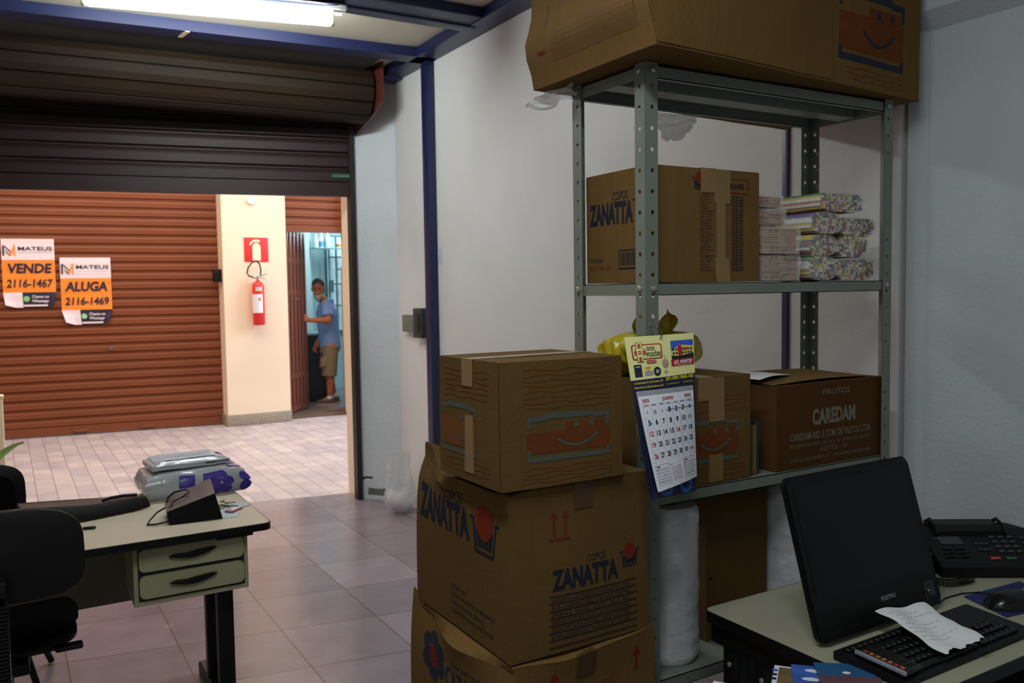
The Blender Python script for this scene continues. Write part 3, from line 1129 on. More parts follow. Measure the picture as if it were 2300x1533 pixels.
# trunk under the clothes
ellip(b, mp(-.005, .0, 1.10), r_, .105, t_, .150, UP, .20, 24)
ellip(b, mp(0.015, .0, .87), r_, .095, t_, .125, UP, .20, 24)
# shoulders and arms (near arm holds the gate)
SN, EN, WN = mp(.03, .17, 1.25), mp(.070, .27, 1.10), Vector((3.262, 10.395, 1.155))
HN = Vector((3.199, 10.392, 1.17))
SF, EF, WF = mp(-.02, -.16, 1.25), mp(-.05, -.19, .97), mp(-.165, -.10, .80)
capsule(b, SN, EN, .052, .042)
capsule(b, EN, WN, .042, .028)
capsule(b, SF, EF, .052, .040)
capsule(b, EF, WF, .040, .027)
# legs
HNr, KN, AN = mp(.05, .09, .75), mp(.02, .09, .42), mp(.02, .085, .085)
HFr, KF, AF = mp(-.02, -.09, .75), mp(-.055, -.08, .43), mp(.045, -.10, .10)
for H_, K_, A_ in ((HNr, KN, AN), (HFr, KF, AF)):
    capsule(b, H_, K_, .082, .053)
    capsule(b, K_, lerp(K_, A_, .35) + r_ * .018, .050, .054)
    capsule(b, lerp(K_, A_, .35) + r_ * .012, A_, .052, .032)
# near hand: palm and five fingers closed round the gate's edge
gt = gu.copy()
pal = HN + Vector((.012, -.018, 0))
capsule(b, WN, pal, .026, .030)
hx = (pal - WN).normalized()
side = Vector((0.25, -0.97, 0)).normalized()
for k in range(4):
    z = .030 - .0195 * k
    L = (.9, 1.0, .95, .78)[k]
    p0 = pal + hx * .018 + Vector((0, 0, z)) + side * .006
    p1 = p0 + hx * .034 * L + side * .004
    p2 = p1 + hx * .010 * L - side * .026 * L
    p3 = p2 - hx * .018 * L - side * .012 * L
    capsule(b, p0, p1, .0100, .0095, 10)
    capsule(b, p1, p2, .0095, .0088, 10)
    capsule(b, p2, p3, .0088, .0078, 10)
th0 = WN + hx * .03 + Vector((0, 0, .022))
capsule(b, th0, th0 + hx * .025 + Vector((0, 0, .026)), .013, .011, 10)
capsule(b, th0 + hx * .025 + Vector((0, 0, .026)), th0 + hx * .052 + Vector((0, 0, .030)), .011, .009, 10)
# far hand hanging, slightly curled
hd = Vector((-.35, .1, -.93)).normalized()
hs = Vector((.5, -.86, 0)).normalized()
pal2 = WF + hd * .055
capsule(b, WF, pal2, .026, .028)
for k in range(4):
    p0 = pal2 + hs * (.030 - .020 * k) + hd * .02
    L = (.9, 1, .95, .75)[k]
    p1 = p0 + hd * .038 * L
    p2 = p1 + (hd * .7 + r_ * .5).normalized() * .028 * L
    p3 = p2 + (hd * .3 + r_ * .8).normalized() * .018 * L
    capsule(b, p0, p1, .0098, .0092, 10)
    capsule(b, p1, p2, .0092, .0085, 10)
    capsule(b, p2, p3, .0085, .0075, 10)
capsule(b, WF + hd * .03 + hs * .03, WF + hd * .07 + hs * .052, .012, .009, 10)
# feet inside the shoes
for A_ in (AN, AF):
    capsule(b, A_, A_ - r_ * .12 - UP * .05, .03, .026)
remesh(b, 'body', M['skin'], t, .0052, 3)
# shirt
b = MB()
ellip(b, mp(-.005, .0, 1.14), r_, .137, t_, .19, UP, .175, 24)
vs0 = []
for (z, rc, rx, ty) in ((.735, .028, .136, .165), (.80, .02, .138, .166), (.95, .008, .130, .168), (1.10, -.002, .134, .18), (1.21, -.008, .128, .18), (1.275, -.016, .10, .15), (1.312, -.025, .068, .095)):
    vs0.append((z, rc, rx, ty))
vv, ff = [], []
n = 28
for (z, rc, rx, ty) in vs0:
    for k in range(n):
        a = 2 * PI * k / n
        vv.append(mp(rc + rx * math.cos(a), ty * math.sin(a), z + (.012 * math.sin(3 * a) if z < .76 else 0)))
for i in range(len(vs0) - 1):
    for k in range(n):
        a, c = i * n + k, i * n + (k + 1) % n
        ff.append((a, c, c + n, a + n))
ff.append(tuple(range(n - 1, -1, -1)))
ff.append(tuple(range((len(vs0) - 1) * n, len(vs0) * n)))
b.add(vv, ff, 0, True)
b.tube([SN + UP * .03 - (EN - SN) * .3, SN, lerp(SN, EN, .75) + UP * .0], [.066, .078, .082], n=18)
b.tube([SF + UP * .03 - (EF - SF) * .3, SF, lerp(SF, EF, .70)], [.066, .076, .078], n=18)
remesh(b, 'shirt', M['shirt'], t, .008, 3)
# shorts
b = MB()
vv, ff = [], []
rings = ((.86, .02, .120, .150), (.76, .02, .128, .160), (.68, .015, .128, .165))
for (z, rc, rx, ty) in rings:
    for k in range(n):
        a = 2 * PI * k / n
        vv.append(mp(rc + rx * math.cos(a), ty * math.sin(a), z))
for i in range(len(rings) - 1):
    for k in range(n):
        a, c = i * n + k, i * n + (k + 1) % n
        ff.append((a, a + n, c + n, c))
ff.append(tuple(range(n)))
ff.append(tuple(range((len(rings) - 1) * n + n - 1, (len(rings) - 1) * n - 1, -1)))
b.add(vv, ff, 0, True)
b.tube([HNr + UP * .02, lerp(HNr, KN, .5), KN + UP * .0 - UP * .045], [.100, .102, .098], n=20)
b.tube([HFr + UP * .02, lerp(HFr, KF, .5), KF + UP * .02], [.098, .096, .090], n=20)
b.box(*(mp(.03, .185, .50)), *(mp(-.07, .195, .62)), bev=.006)
remesh(b, 'shorts', M['shorts'], t, .0085, 3)
# hair and beard
b = MB()
ellip(b, HC + UP * .052 - fd * .020, fs_, .083, fd, .092, UP, .086, 24)
ellip(b, HC + UP * .0 - fd * .055, fs_, .076, fd, .055, UP, .085, 20)
b2 = remesh(b, 'hair', M['hair'], t, .006, 2)
b = MB()
ellip(b, HC + fd * .056 - UP * .110, fs_, .040, fd, .040, UP, .040, 18)
ellip(b, HC + fd * .060 - UP * .138, fs_, .026, fd, .026, UP, .028, 16)
ellip(b, HC + fd * .096 - UP * .050, fs_, .030, fd, .010, UP, .008, 14)
for s in (-1, 1):
    ellip(b, HC + fs_ * s * .044 + fd * .045 - UP * .090, fs_, .013, fd, .028, UP, .028, 14)
remesh(b, 'beard', M['beard'], t, .005, 2)
for s in (-1, 1):
    b = MB()
    ellip(b, HC + fs_ * s * .033 + fd * .078 - UP * .002, fs_, .012, fd, .008, UP, .007, 10)
    b.build('eye', mat('dark_eye', (40, 28, 24), .3), t)
for A_, off, l in ((AN, 0, .225), (AF, 0, .215)):
    b = MB()
    h0 = A_.z - MO.z
    b.T = Matrix(((-r_.x, t_.x, 0, A_.x), (-r_.y, t_.y, 0, A_.y), (0, 0, 1, MO.z if h0 < .095 else MO.z), (0, 0, 0, 1)))
    ellip(b, (.055, 0, .038), Vector((1, 0, 0)), .125, Vector((0, 1, 0)), .044, UP, .040, 20)
    ellip(b, (-.005, 0, .055), Vector((1, 0, 0)), .06, Vector((0, 1, 0)), .042, UP, .05, 16)
    sh = b.build('shoe', mat('grey_brown_shoe', (92, 78, 70), .7), t)
    b = MB()
    b.T = Matrix(((-r_.x, t_.x, 0, A_.x), (-r_.y, t_.y, 0, A_.y), (0, 0, 1, MO.z), (0, 0, 0, 1)))
    vv = [(.055 + .13 * math.cos(2 * PI * k / 20), .047 * math.sin(2 * PI * k / 20)) for k in range(20)]
    b.prism(vv, (0, 0, 0.001), (1, 0, 0), (0, 1, 0), (0, 0, .022))
    b.build('sole', mat('pale_sole', (176, 150, 126), .7), sh)
    b = MB()
    b.tube([A_ - UP * .02, A_ + UP * .035], [.037, .036], n=16)
    b.build('sock', M['paper'], t)
# ================================================================ STEEL SHELF
SX0, SX1, SY0, SY1 = 1.33, 2.26, 1.60, 1.90
LEV = [2.0, 1.480, 0.960, 0.487, 0.06]
RIM = 0.030


def holed(mb, o, u, w, z0, z1, pitch=.05, r=.0055, hz=.030):
    """steel strip of width w along u with a hole every pitch, standing from z0 to z1"""
    o, u = Vector(o), Vector(u)
    nn = Vector((-u.y, u.x, 0)) * .0016
    z = z0
    cx = w * .55
    hole = [(cx + r * math.cos(2 * PI * k / 8 + PI / 8), r * math.sin(2 * PI * k / 8 + PI / 8)) for k in range(8)]
    while z < z1 - 1e-6:
        zt = min(z + pitch, z1)
        if zt - z < pitch * .9:
            vs_ = [o + u * x + Vector((0, 0, zz)) for x, zz in ((0, z), (w, z), (w, zt), (0, zt))]
            mb.add(vs_, [(0, 1, 2, 3)])
            mb.add([p + nn for p in vs_], [(3, 2, 1, 0)])
        else:
            c = z + hz
            outer = [(w, z + pitch * .5 + .009), (w, zt), (cx, zt), (0, zt), (0, z + pitch * .5), (0, z), (cx, z), (w, z)]
            outer = [(w, c + .008), (cx + .006, zt), (cx - .006, zt), (0, c + .008), (0, c - .008), (cx - .006, z), (cx + .006, z), (w, c - .008)]
            for sgn in (0, 1):
                off = nn * sgn
                ov = [o + u * x + Vector((0, 0, zz)) + off for x, zz in outer]
                hv = [o + u * x + Vector((0, 0, c + zz)) + off for x, zz in hole]
                fs = []
                for k in range(8):
                    k2 = (k + 1) % 8
                    fs.append((k, k2, 8 + k2, 8 + k))
                mb.add(ov + hv, fs)
                corner = [((w, zt), 0, 1), ((0, zt), 2, 3), ((0, z), 4, 5), ((w, z), 6, 7)]
                for (cxx, czz), i, j in corner:
                    mb.add([o + u * cxx + Vector((0, 0, czz)) + off, ov[i], ov[j]], [(0, 1, 2)])
            hv0 = [o + u * x + Vector((0, 0, c + zz)) for x, zz in hole]
            mb.add(hv0 + [p + nn for p in hv0], [(k, (k + 1) % 8, 8 + (k + 1) % 8, 8 + k) for k in range(8)])
        z = zt


shelf = thing('steel_shelf', ((SX0 + SX1) / 2, (SY0 + SY1) / 2, 0), 'grey green steel shelving unit with perforated angle posts', 'shelf')
for (cx, cy, sx, sy) in ((SX0, SY0, 1, 1), (SX0, SY1, 1, -1), (SX1, SY0, -1, 1), (SX1, SY1, -1, -1)):
    g = MB()
    holed(g, (cx, cy, 0), (sx, 0, 0), .038, 0.0, 2.035)
    holed(g, (cx, cy, 0), (0, sy, 0), .038, 0.0, 2.035)
    p = g.build('post', M['shelf'], shelf, fix=False)
for lv in LEV:
    g = MB()
    e = .003
    x0, x1, y0, y1 = SX0 + e, SX1 - e, SY0 + e, SY1 - e
    zt = lv + RIM
    g.box(x0, y0, zt - .002, x1, y1, zt)
    for b in ((x0, y0, lv, x1, y0 + .002, zt), (x0, y1 - .002, lv, x1, y1, zt), (x0, y0, lv, x0 + .002, y1, zt), (x1 - .002, y0, lv, x1, y1, zt)):
        g.box(*b)
    for b in ((x0, y0, lv, x1, y0 + .014, lv + .002), (x0, y1 - .014, lv, x1, y1, lv + .002)):
        g.box(*b)
    g.box(x0 + .01, (y0 + y1) / 2 - .03, lv + .004, x1 - .01, (y0 + y1) / 2 + .03, zt - .002)
    g.build('shelf_board', M['shelf'], shelf)
for lv in (2.0, 1.480):
    for (x, y, d) in ((SX0 - .003, SY0 + .021, 'X'), (SX0 - .003, SY1 - .021, 'X'), (SX0 + .021, SY0 - .003, 'Y'), (SX1 - .021, SY0 - .003, 'Y')):
        g = MB()
        if d == 'X':
            g.lathe([(.004, -.004), (.007, -.002), (.007, .004)], (x, y, lv + .017), axis='X', n=12)
        else:
            g.lathe([(.004, -.004), (.007, -.002), (.007, .004)], (x, y, lv + .017), axis='Y', n=12)
        g.build('bolt', M['bolt'], shelf)

# ================================================================ CARTONS


def carton(label, x0, x1, y0, y1, z0, z1, mats=None, D=None, tape='x', group=None, amp=.003, n=10, flaps=True, seed=0.0, tapem='tape', name='cardboard_box'):
    """carton with bulging walls, two top flaps with a seam and tape; D shapes it further"""
    mk = mats or M['kraft']

    def DD(p):
        p = Vector(p)
        q = p + Vector((nz(p, 5, amp, seed), nz(p, 5, amp, seed + 9), nz(p, 5, amp * .6, seed + 5)))
        return D(q) if D else q
    t = thing(name, ((x0 + x1) / 2, (y0 + y1) / 2, z0), label, 'box', group)
    g = MB()
    g.gbox(x0, y0, z0, x1, y1, z1 - .004, n, 0, DD, skip=((2, 1),))
    g.build('body', mk, t)
    if flaps:
        yc = (y0 + y1) / 2
        xc = (x0 + x1) / 2
        for s in (0, 1):
            g = MB()
            g.D = DD
            if tape == 'x':
                a, b = (y0, yc - .0015) if s == 0 else (yc + .0015, y1)
                g.gbox(x0 + .001, a, z1 - .005, x1 - .001, b, z1, (n, n, 1), 0)
            else:
                a, b = (x0, xc - .0015) if s == 0 else (xc + .0015, x1)
                g.gbox(a, y0 + .001, z1 - .005, b, y1 - .001, z1, (n, n, 1), 0)
            g.build('flap', mk, t)
        g = MB()
        h = .06
        if tape == 'x':
            g.D = DD
            g.box(x0 - .001, yc - .025, z1 + .0006, x1 + .001, yc + .025, z1 + .0014)
            g.box(x0 - .0022, yc - .025, z1 - h, x0 - .0012, yc + .025, z1 + .0012)
            g.box(x1 + .0012, yc - .025, z1 - h, x1 + .0022, yc + .025, z1 + .0012)
        else:
            g.D = DD
            g.box(xc - .025, y0 - .001, z1 + .0006, xc + .025, y1 + .001, z1 + .0014)
            g.box(xc - .025, y0 - .0022, z1 - h, xc + .025, y0 - .0012, z1 + .0012)
        g.build('tape', M[tapem], t)
    return t, DD


def on_front(x0, y, z0, DD, off=.0008):
    """face towards -Y: (u, v) -> point"""
    return lambda u, v: DD(Vector((x0 + u, y, z0 + v))) + Vector((0, -off, 0))


def on_left(x, y1, z0, DD, off=.0008):
    """face towards -X, u runs from the far end (y1) towards the near end"""
    return lambda u, v: DD(Vector((x, y1 - u, z0 + v))) + Vector((-off, 0, 0))


def grect(g, x0, y0, x1, y1, f, m, n=6):
    for i in range(n):
        for j in range(n):
            g.rect(lerp(x0, x1, i / n), lerp(y0, y1, j / n), lerp(x0, x1, (i + 1) / n), lerp(y0, y1, (j + 1) / n), f, m)


def smile(g, f, w, h, cx, cy, k=1.0):
    """orange block between grey brackets with two eyes and a smile; materials 0 orange, 1 grey"""
    a, b = cx - w / 2, cx + w / 2
    lo, hi = cy - h / 2, cy + h / 2
    grect(g, a, lo + .018 * k, b, hi - .035 * k, f, 0)
    grect(g, a + w * .45, hi - .036 * k, b - .012 * k, hi - .018 * k, f, 0, 3)
    t = .011 * k
    grect(g, a, hi - t, a + w * .22, hi, f, 1, 3)
    grect(g, a + w * .2, hi - t * .7, a + w * .8, hi + t * .5, f, 1, 5)
    grect(g, a + w * .8, hi - t, b, hi, f, 1, 3)
    grect(g, a, hi - .026 * k, a + t * .8, hi, f, 1, 1)
    grect(g, b - t * .8, hi - .03 * k, b, hi, f, 1, 1)
    grect(g, a, lo, b, lo + t, f, 1, 5)
    grect(g, a, lo, a + t * .8, lo + .026 * k, f, 1, 1)
    grect(g, b - t * .8, lo, b, lo + .022 * k, f, 1, 1)
    f2 = lambda x, y: f(x, y) + (f(x + .01, y) - f(x, y)).cross(f(x, y + .01) - f(x, y)).normalized() * .0005
    ex = cx + w * .06
    for s in (0, 1):
        g.rect(ex + s * .042 * k, cy + h * .20, ex + .012 * k + s * .042 * k, cy + h * .31, f2, 1)
    pts = []
    for q in range(15):
        u = -1 + 2 * q / 14
        pts.append((cx + w * .10 + u * w * .25, cy - h * .10 + u * u * h * .20 - h * .10 + u * h * .03))
    g.stroke(pts, .0058 * k, f2, 1)


def faint(g, f, x0, x1, ys, m):
    """faded wavy printed lines"""
    for k, y in enumerate(ys):
        n = 16
        g.stroke([(lerp(x0, x1, i / n), y + .0022 * math.sin(i * .9 + k * 1.7)) for i in range(n + 1)], .003, f, m)


def fine_lines(g, f, x, y, w, n, dy, h, m, seed=1, words=5):
    """rows of small print"""
    rnd = random.Random(seed)
    for k in range(n):
        xx = x
        end = x + w * rnd.uniform(.7, 1)
        while xx < end:
            l = rnd.uniform(.012, .035)
            s = rnd.choice(('Rua', 'Fone', 'CEP', 'Caixa', 'Copos', 'Unid', 'Ltda', 'SC', 'de', 'Peso', 'Cont'))
            g.text(s, f, xx, y - k * dy, h, m, width=min(l, end - xx + .004))
            xx += l + .006


def cup_emblem(g, f, x, y, s, mr, mb_):
    """cup outline in navy with a red ball over it"""
    g.flat([(x - .5 * s, y + .35 * s), (x - .38 * s, y + .35 * s), (x - .30 * s, y - .35 * s), (x + .30 * s, y - .35 * s), (x + .38 * s, y + .35 * s), (x + .5 * s, y + .35 * s),
            (x + .40 * s, y - .45 * s), (x - .40 * s, y - .45 * s)][:0] or [(x - .40 * s, y - .46 * s), (x + .40 * s, y - .46 * s), (x + .42 * s, y - .38 * s), (x - .42 * s, y - .38 * s)], f, mb_)
    g.flat([(x - .42 * s, y - .46 * s), (x - .34 * s, y - .46 * s), (x - .44 * s, y + .34 * s), (x - .52 * s, y + .34 * s)], f, mb_)
    g.flat([(x + .34 * s, y - .46 * s), (x + .42 * s, y - .46 * s), (x + .52 * s, y + .34 * s), (x + .44 * s, y + .34 * s)], f, mb_)
    g.rect(x - .62 * s, y + .28 * s, x - .44 * s, y + .35 * s, f, mb_)
    g.rect(x + .44 * s, y + .28 * s, x + .62 * s, y + .35 * s, f, mb_)
    g.flat([(x - .32 * s, y - .30 * s), (x + .32 * s, y - .30 * s), (x + .37 * s, y + .10 * s), (x - .37 * s, y + .10 * s)], f, mb_)
    f2 = lambda a, c: f(a, c) + (f(a + .01, c) - f(a, c)).cross(f(a, c + .01) - f(a, c)).normalized() * .0008
    g.disc(x, y + .28 * s, .36 * s, .42 * s, f2, mr, 24)


# --- smile carton on top of the floor stack
BX = (.883, 1.203, 1.535, 1.825, 1.072, 1.347)
t, DD = carton('worn smile-printed carton on top of the floor stack', *BX, tape='x', amp=.0035, seed=1.0, group='smile printed cartons')
f = on_front(BX[0], BX[2], BX[4], DD)
fl = on_left(BX[0], BX[3], BX[4], DD)
g = MB()
smile(g, f, .219, .098, .174, .105)
faint(g, f, .055, .29, (.012, .022, .032, .042, .172, .184, .196, .208, .220, .232, .244, .256), 2)
g.build('front_print', [M['inkorange'], M['inkgrey'], M['inkorangef']], t, fix=False)
g = MB()
smile(g, fl, .17, .112, .10, .113, .9)
faint(g, fl, .03, .24, (.02, .032, .044, .19, .202, .214, .226, .238, .25), 2)
g.rect(.2862, .004, .2882, .272, fl, 3)
g.build('side_print', [M['inkorangef'], M['inkgrey'], M['inkorangef'], M['inkblack']], t, fix=False)
g = MB()
g.D = None
g.add([fl(.13, .02) + Vector((-.001, 0, 0)), fl(.175, .02) + Vector((-.001, 0, 0)), fl(.172, .15) + Vector((-.001, 0, 0)), fl(.135, .15) + Vector((-.001, 0, 0))], [(0, 1, 2, 3)])
g.build('side_tape', M['tape'], t, fix=False)

# --- sagging cup carton in the middle of the floor stack
BX = (.908, 1.292, 1.55, 2.035, .689, 1.068)


def D_mid(p):
    zt = (p.z - .686) / .382
    k = max(0, zt) ** 6
    s = (2.035 - p.y) / .485
    if zt > .5 and p.x < 1.0:
        w = max(0, 1 - (p.x - .908) / .09)
        p = p + Vector((.012 * k * math.sin(s * 9) * w, 0, w * k * (.050 * math.exp(-((s) / .17) ** 2) + .004 * math.sin(s * 14) - .014)))
        p.x += w * math.exp(-((zt - .93) / .05) ** 2) * .012 * math.sin(s * 11 + 1)
    if p.x < 1.0:
        p.x += .03 * k * math.exp(-(s / .15) ** 2)
    if p.y < 1.6:
        p = p + Vector((0, -.006 * math.sin(PI * zt) * math.sin(PI * (p.x - .908) / .384), k * .003 * math.sin((p.x - .9) * 24)))
    return p


t, DD = carton('sagging cup carton in the middle of the floor stack with dented rim', *BX, D=D_mid, tape='y', amp=.003, n=18, seed=2.0, tapem='tapebrown', group='printed cup cartons')
f = on_front(BX[0], BX[2], BX[4], DD)
fl = on_left(BX[0], BX[3], BX[4], DD)
g = MB()
g.text('ZANATTA', f, .105, .145, .044, 0, width=.185, bold=.05)
g.text('COPOS', f, .20, .196, .016, 0, width=.055)
cup_emblem(g, f, .325, .185, .048, 1, 0)
for k in range(8):
    grect(g, .10, .128 - k * .0165, .345, .131 - k * .0165, f, 0, 8)
for k, s in enumerate(('INDUSTRIA DE PLASTICOS ZANATTA LTDA', 'RUA CASEMIRO ABREU, BAIRRO CENTRO', 'FONE FAX, CEP, IJUI SC', 'COPOS DESCARTAVEIS DE POLIESTIRENO', 'CONTEM 2500 COPOS, PESO LIQUIDO', 'EMPILHAMENTO MAXIMO 6 CAIXAS')):
    g.text(s, f, .105, .117 - k * .0165, .008, 0, width=.22)
for q in (0, 1):
    x = .105 + q * .030
    g.rect(x + .005, .265, x + .011, .305, f, 1)
    g.flat([(x - .002, .305), (x + .018, .305), (x + .008, .322)], f, 1)
g.rect(.098, .255, .155, .260, f, 1)
g.build('front_print', [M['inknavy'], M['inkred']], t, fix=False)
g = MB()
g.text('ZANATTA', fl, .02, .235, .072, 0, width=.285, bold=.055)
g.text('COPOS', fl, .165, .312, .03, 0, width=.11)
cup_emblem(g, fl, .375, .262, .105, 1, 0)
for k, s in enumerate(('COPOS', 'COPO PLASTICO BRANCO', 'CAPACIDADE 200 ML', 'CONTEM 2500 UNIDADES')):
    g.text(s, fl, .20, .09 - k * .020, .011, 0, width=(.08, .22, .17, .21)[k])
g.build('side_print', [M['inknavy'], M['inkred']], t, fix=False)

# --- bottom carton of the floor stack
BX = (.896, 1.30, 1.545, 2.06, 0.0, .684)


def D_bot(p):
    zt = p.z / .684
    k = max(0, (zt - .80) / .20)
    k = k * k
    s = (2.07 - p.y) / .525
    if p.x < 1.0:
        w = max(0, 1 - (p.x - .896) / .011)
        p = p + Vector((w * k * (.02 * math.sin(s * 7 + .6)), 0, w * k * (.035 * math.exp(-(s / .12) ** 2) - .026 * math.sin(PI * s) + .004 * math.sin(s * 12))))
    if p.y < 1.549:
        u = (p.x - .89) / .41
        p = p + Vector((0, -k * .012 * math.sin(PI * u), k * (.016 * u - .014 * math.sin(PI * u) + .003 * math.sin(u * 12))))
    return p


t, DD = carton('crumpled bottom carton of the floor stack with red flower print', *BX, D=D_bot, tape='y', amp=.004, n=18, seed=4.0, tapem='tapebrown', mats=M['kraft2'])
f = on_front(BX[0], BX[2], BX[4], DD)
fl = on_left(BX[0], BX[3], BX[4], DD)
g = MB()
for k in range(6):
    a = 2 * PI * k / 6 + .5
    g.disc(.145 + .045 * math.cos(a), .585 + .045 * math.sin(a), .026, .026, fl, 0, 12)
g.disc(.145, .585, .033, .033, fl, 1, 16)
g.text('CATARINENSE', fl, .215, .53, .06, 0, width=.30, bold=.03)
g.text('DESCARTAVEIS', fl, .25, .60, .016, 0, width=.16)
g.build('side_print', [M['inkblue'], M['inkred']], t, fix=False)
g = MB()
for x in (.11, .34):
    g.rect(x + .006, .60, x + .014, .635, f, 1)
    g.flat([(x - .004, .635), (x + .024, .635), (x + .010, .655)], f, 1)
g.text('FRAGIL', f, .20, .58, .02, 1, width=.09)
g.build('front_print', [M['inkblue'], M['inkred']], t, fix=False)

# --- big carton on top of the shelf
BX = (1.262, 2.345, 1.478, 1.985, 2.036, 2.50)
t, DD = carton('large long carton lying on top of the steel shelf', *BX, tape='x', amp=.005, n=12, seed=6.0, mats=M['kraft2'], D=lambda p: p + Vector((-(.028 * math.exp(-((p.z - 2.14) / .06) ** 2) if p.x < 1.3 else 0), (p.x - 1.26) * .09 if True else 0, 0)))
f = on_front(BX[0], BX[2], BX[4], DD)
fl = on_left(BX[0], BX[3], BX[4], DD)
g = MB()
smile(g, f, .31, .185, .84, .160, 1.6)
faint(g, f, .72, 1.0, (.02, .035, .05, .28, .30), 2)
g.build('front_print', [M['inkorange'], M['inkblue'], M['inkorangef']], t, fix=False)
g = MB()
g.T = None
pf = lambda x, y: f(x, y) + Vector((0, -.0015, 0))
grect(g, .0, .006, .655, .46, pf, 0, 10)
g.build('overlapping_flap', M['kraft2'], t, fix=False)
g = MB()
pf2 = lambda x, y: f(x, y) + Vector((0, -.003, 0))
g.stroke([(.35, .222), (.40, .228), (.46, .230), (.52, .228)], .003, pf2, 0)
g.stroke([(.14, .245), (.148, .26)], .006, pf2, 0)
g.disc(.43, .230, .006, .005, pf2, 0, 8)
g.disc(.355, .222, .005, .006, pf2, 0, 8)
g.stroke([(.085, .14), (.08, .17), (.083, .2)], .002, lambda x, y: fl(x, y) + Vector((-.001, 0, 0)), 0)
g.build('pen_marks', M['inkblack'], t, fix=False)
g = MB()
grect(g, .12, .05, .46, .13, fl, 0, 6)
grect(g, .12, .17, .46, .30, fl, 0, 6)
g.rect(.055, .075, .09, .083, fl, 1)
g.rect(.055, .245, .09, .253, fl, 1)
g.build('side_print', [mat('faint_orange_print', (108, 80, 46), .9, spec=.2, var=.1, vscale=14), M['inkred']], t, fix=False)

# --- cup carton on the middle shelf
BX = (1.362, 1.722, 1.612, 1.887, 1.512, 1.797)
t, DD = carton('cup carton on the middle shelf with a printed list and peeling tape', *BX, tape='y', amp=.002, n=10, seed=8.0, mats=M['kraft2'], group='printed cup cartons')
f = on_front(BX[0], BX[2], BX[4], DD)
fl = on_left(BX[0], BX[3], BX[4], DD)
g = MB()
cup_emblem(g, f, .150, .250, .036, 1, 0)
g.text('MICROPERFURANTES', f, .18, .238, .013, 0, width=.125, bold=.03)
g.rect(.175, .226, .32, .229, f, 1)
g.rect(.175, .262, .32, .2635, f, 1)
for q in (0, 1):
    g.rect(.314 + q * .006, .238, .3165 + q * .006, .256, f, 1)
rows = ('Cidade', 'Rio do Sul', 'Sao Joaquim', 'Lontras', 'Gaspar', 'Pres Getulio', 'Ponte do Mago', 'Aurora do Sul', 'Ituporanga', 'Balneario', 'Timbo', 'Benedito Novo', 'Ibirama', 'Vale do Itajai', 'Dona Emma', 'Trombudo', 'Taio', 'Salete', 'Witmarsum', 'Rio', 'Lages', 'Curitiba', 'Braco Trombudo', 'Laurentino', 'Indaial', 'Blumenau', 'Sao Jose', 'Total')
rnd = random.Random(3)
for k in range(26):
    y = .215 - k * .0075
    g.text(rows[k], f, .155, y, .0055, 0, width=rnd.uniform(.024, .046))
    g.text('00%03d' % rnd.randint(0, 999), f, .215, y, .0055, 0, width=.012)
    g.text('00.000-%03d' % rnd.randint(0, 999), f, .262, y, .0055, 0, width=.04, bold=.02)
g.build('front_print', [M['inknavy'], M['inkred']], t, fix=False)
g = MB()
ft = lambda x, y: f(x, y) + Vector((0, -.001 - .004 * max(0, .05 - y) / .05 * (x > .2), 0))
for (a, b, c, d) in ((.203, .0, .252, .06), (.208, .06, .240, .20), (.200, .2, .256, .285)):
    grect(g, a, b, c, d, ft, 0, 4)
g.build('front_tape', M['tape'], t, fix=False)
g = MB()
g.text('ZANATTA', fl, .015, .155, .052, 0, width=.185, bold=.05)
g.text('COPOS', fl, .115, .212, .022, 0, width=.065)
cup_emblem(g, fl, .243, .185, .07, 1, 0)
g.rect(.14, .035, .26, .085, fl, 0)
fb = lambda x, y: fl(x, y) + Vector((-.0008, 0, 0))
g.rect(.144, .039, .256, .081, fb, 2)
for k in range(16):
    g.rect(.148 + k * .0066, .045, .1505 + k * .0066 + (k % 3) * .0008, .079, lambda x, y: fl(x, y) + Vector((-.0016, 0, 0)), 0)
g.text('CONTEUDO', fl, .015, .055, .010, 0, width=.06)
g.text('25 X 100 UN', fl, .015, .035, .010, 1, width=.09)
g.build('side_print', [M['inknavy'], M['inkred'], M['kraft2']], t, fix=False)

# --- second smile carton, behind the calendar
BX = (1.372, 1.692, 1.612, 1.885, .992, 1.268)
t, DD = carton('smile-printed carton on the lower shelf behind the calendar', *BX, tape='y', amp=.002, seed=10.0, group='smile printed cartons')
f = on_front(BX[0], BX[2], BX[4], DD)
g = MB()
smile(g, f, .21, .105, .172, .108)
faint(g, f, .03, .30, (.02, .032, .044, .19, .202, .214, .226), 2)
g.build('front_print', [M['inkorange'], M['inkgrey'], M['inkorangef']], t, fix=False)
g = MB()
ft = lambda x, y: f(x, y) + Vector((0, -.0018, 0))
grect(g, .17, .16, .225, .275, ft, 0, 4)
grect(g, .168, .003, .22, .075, ft, 0, 4)
g.build('front_tape', M['tape'], t, fix=False)

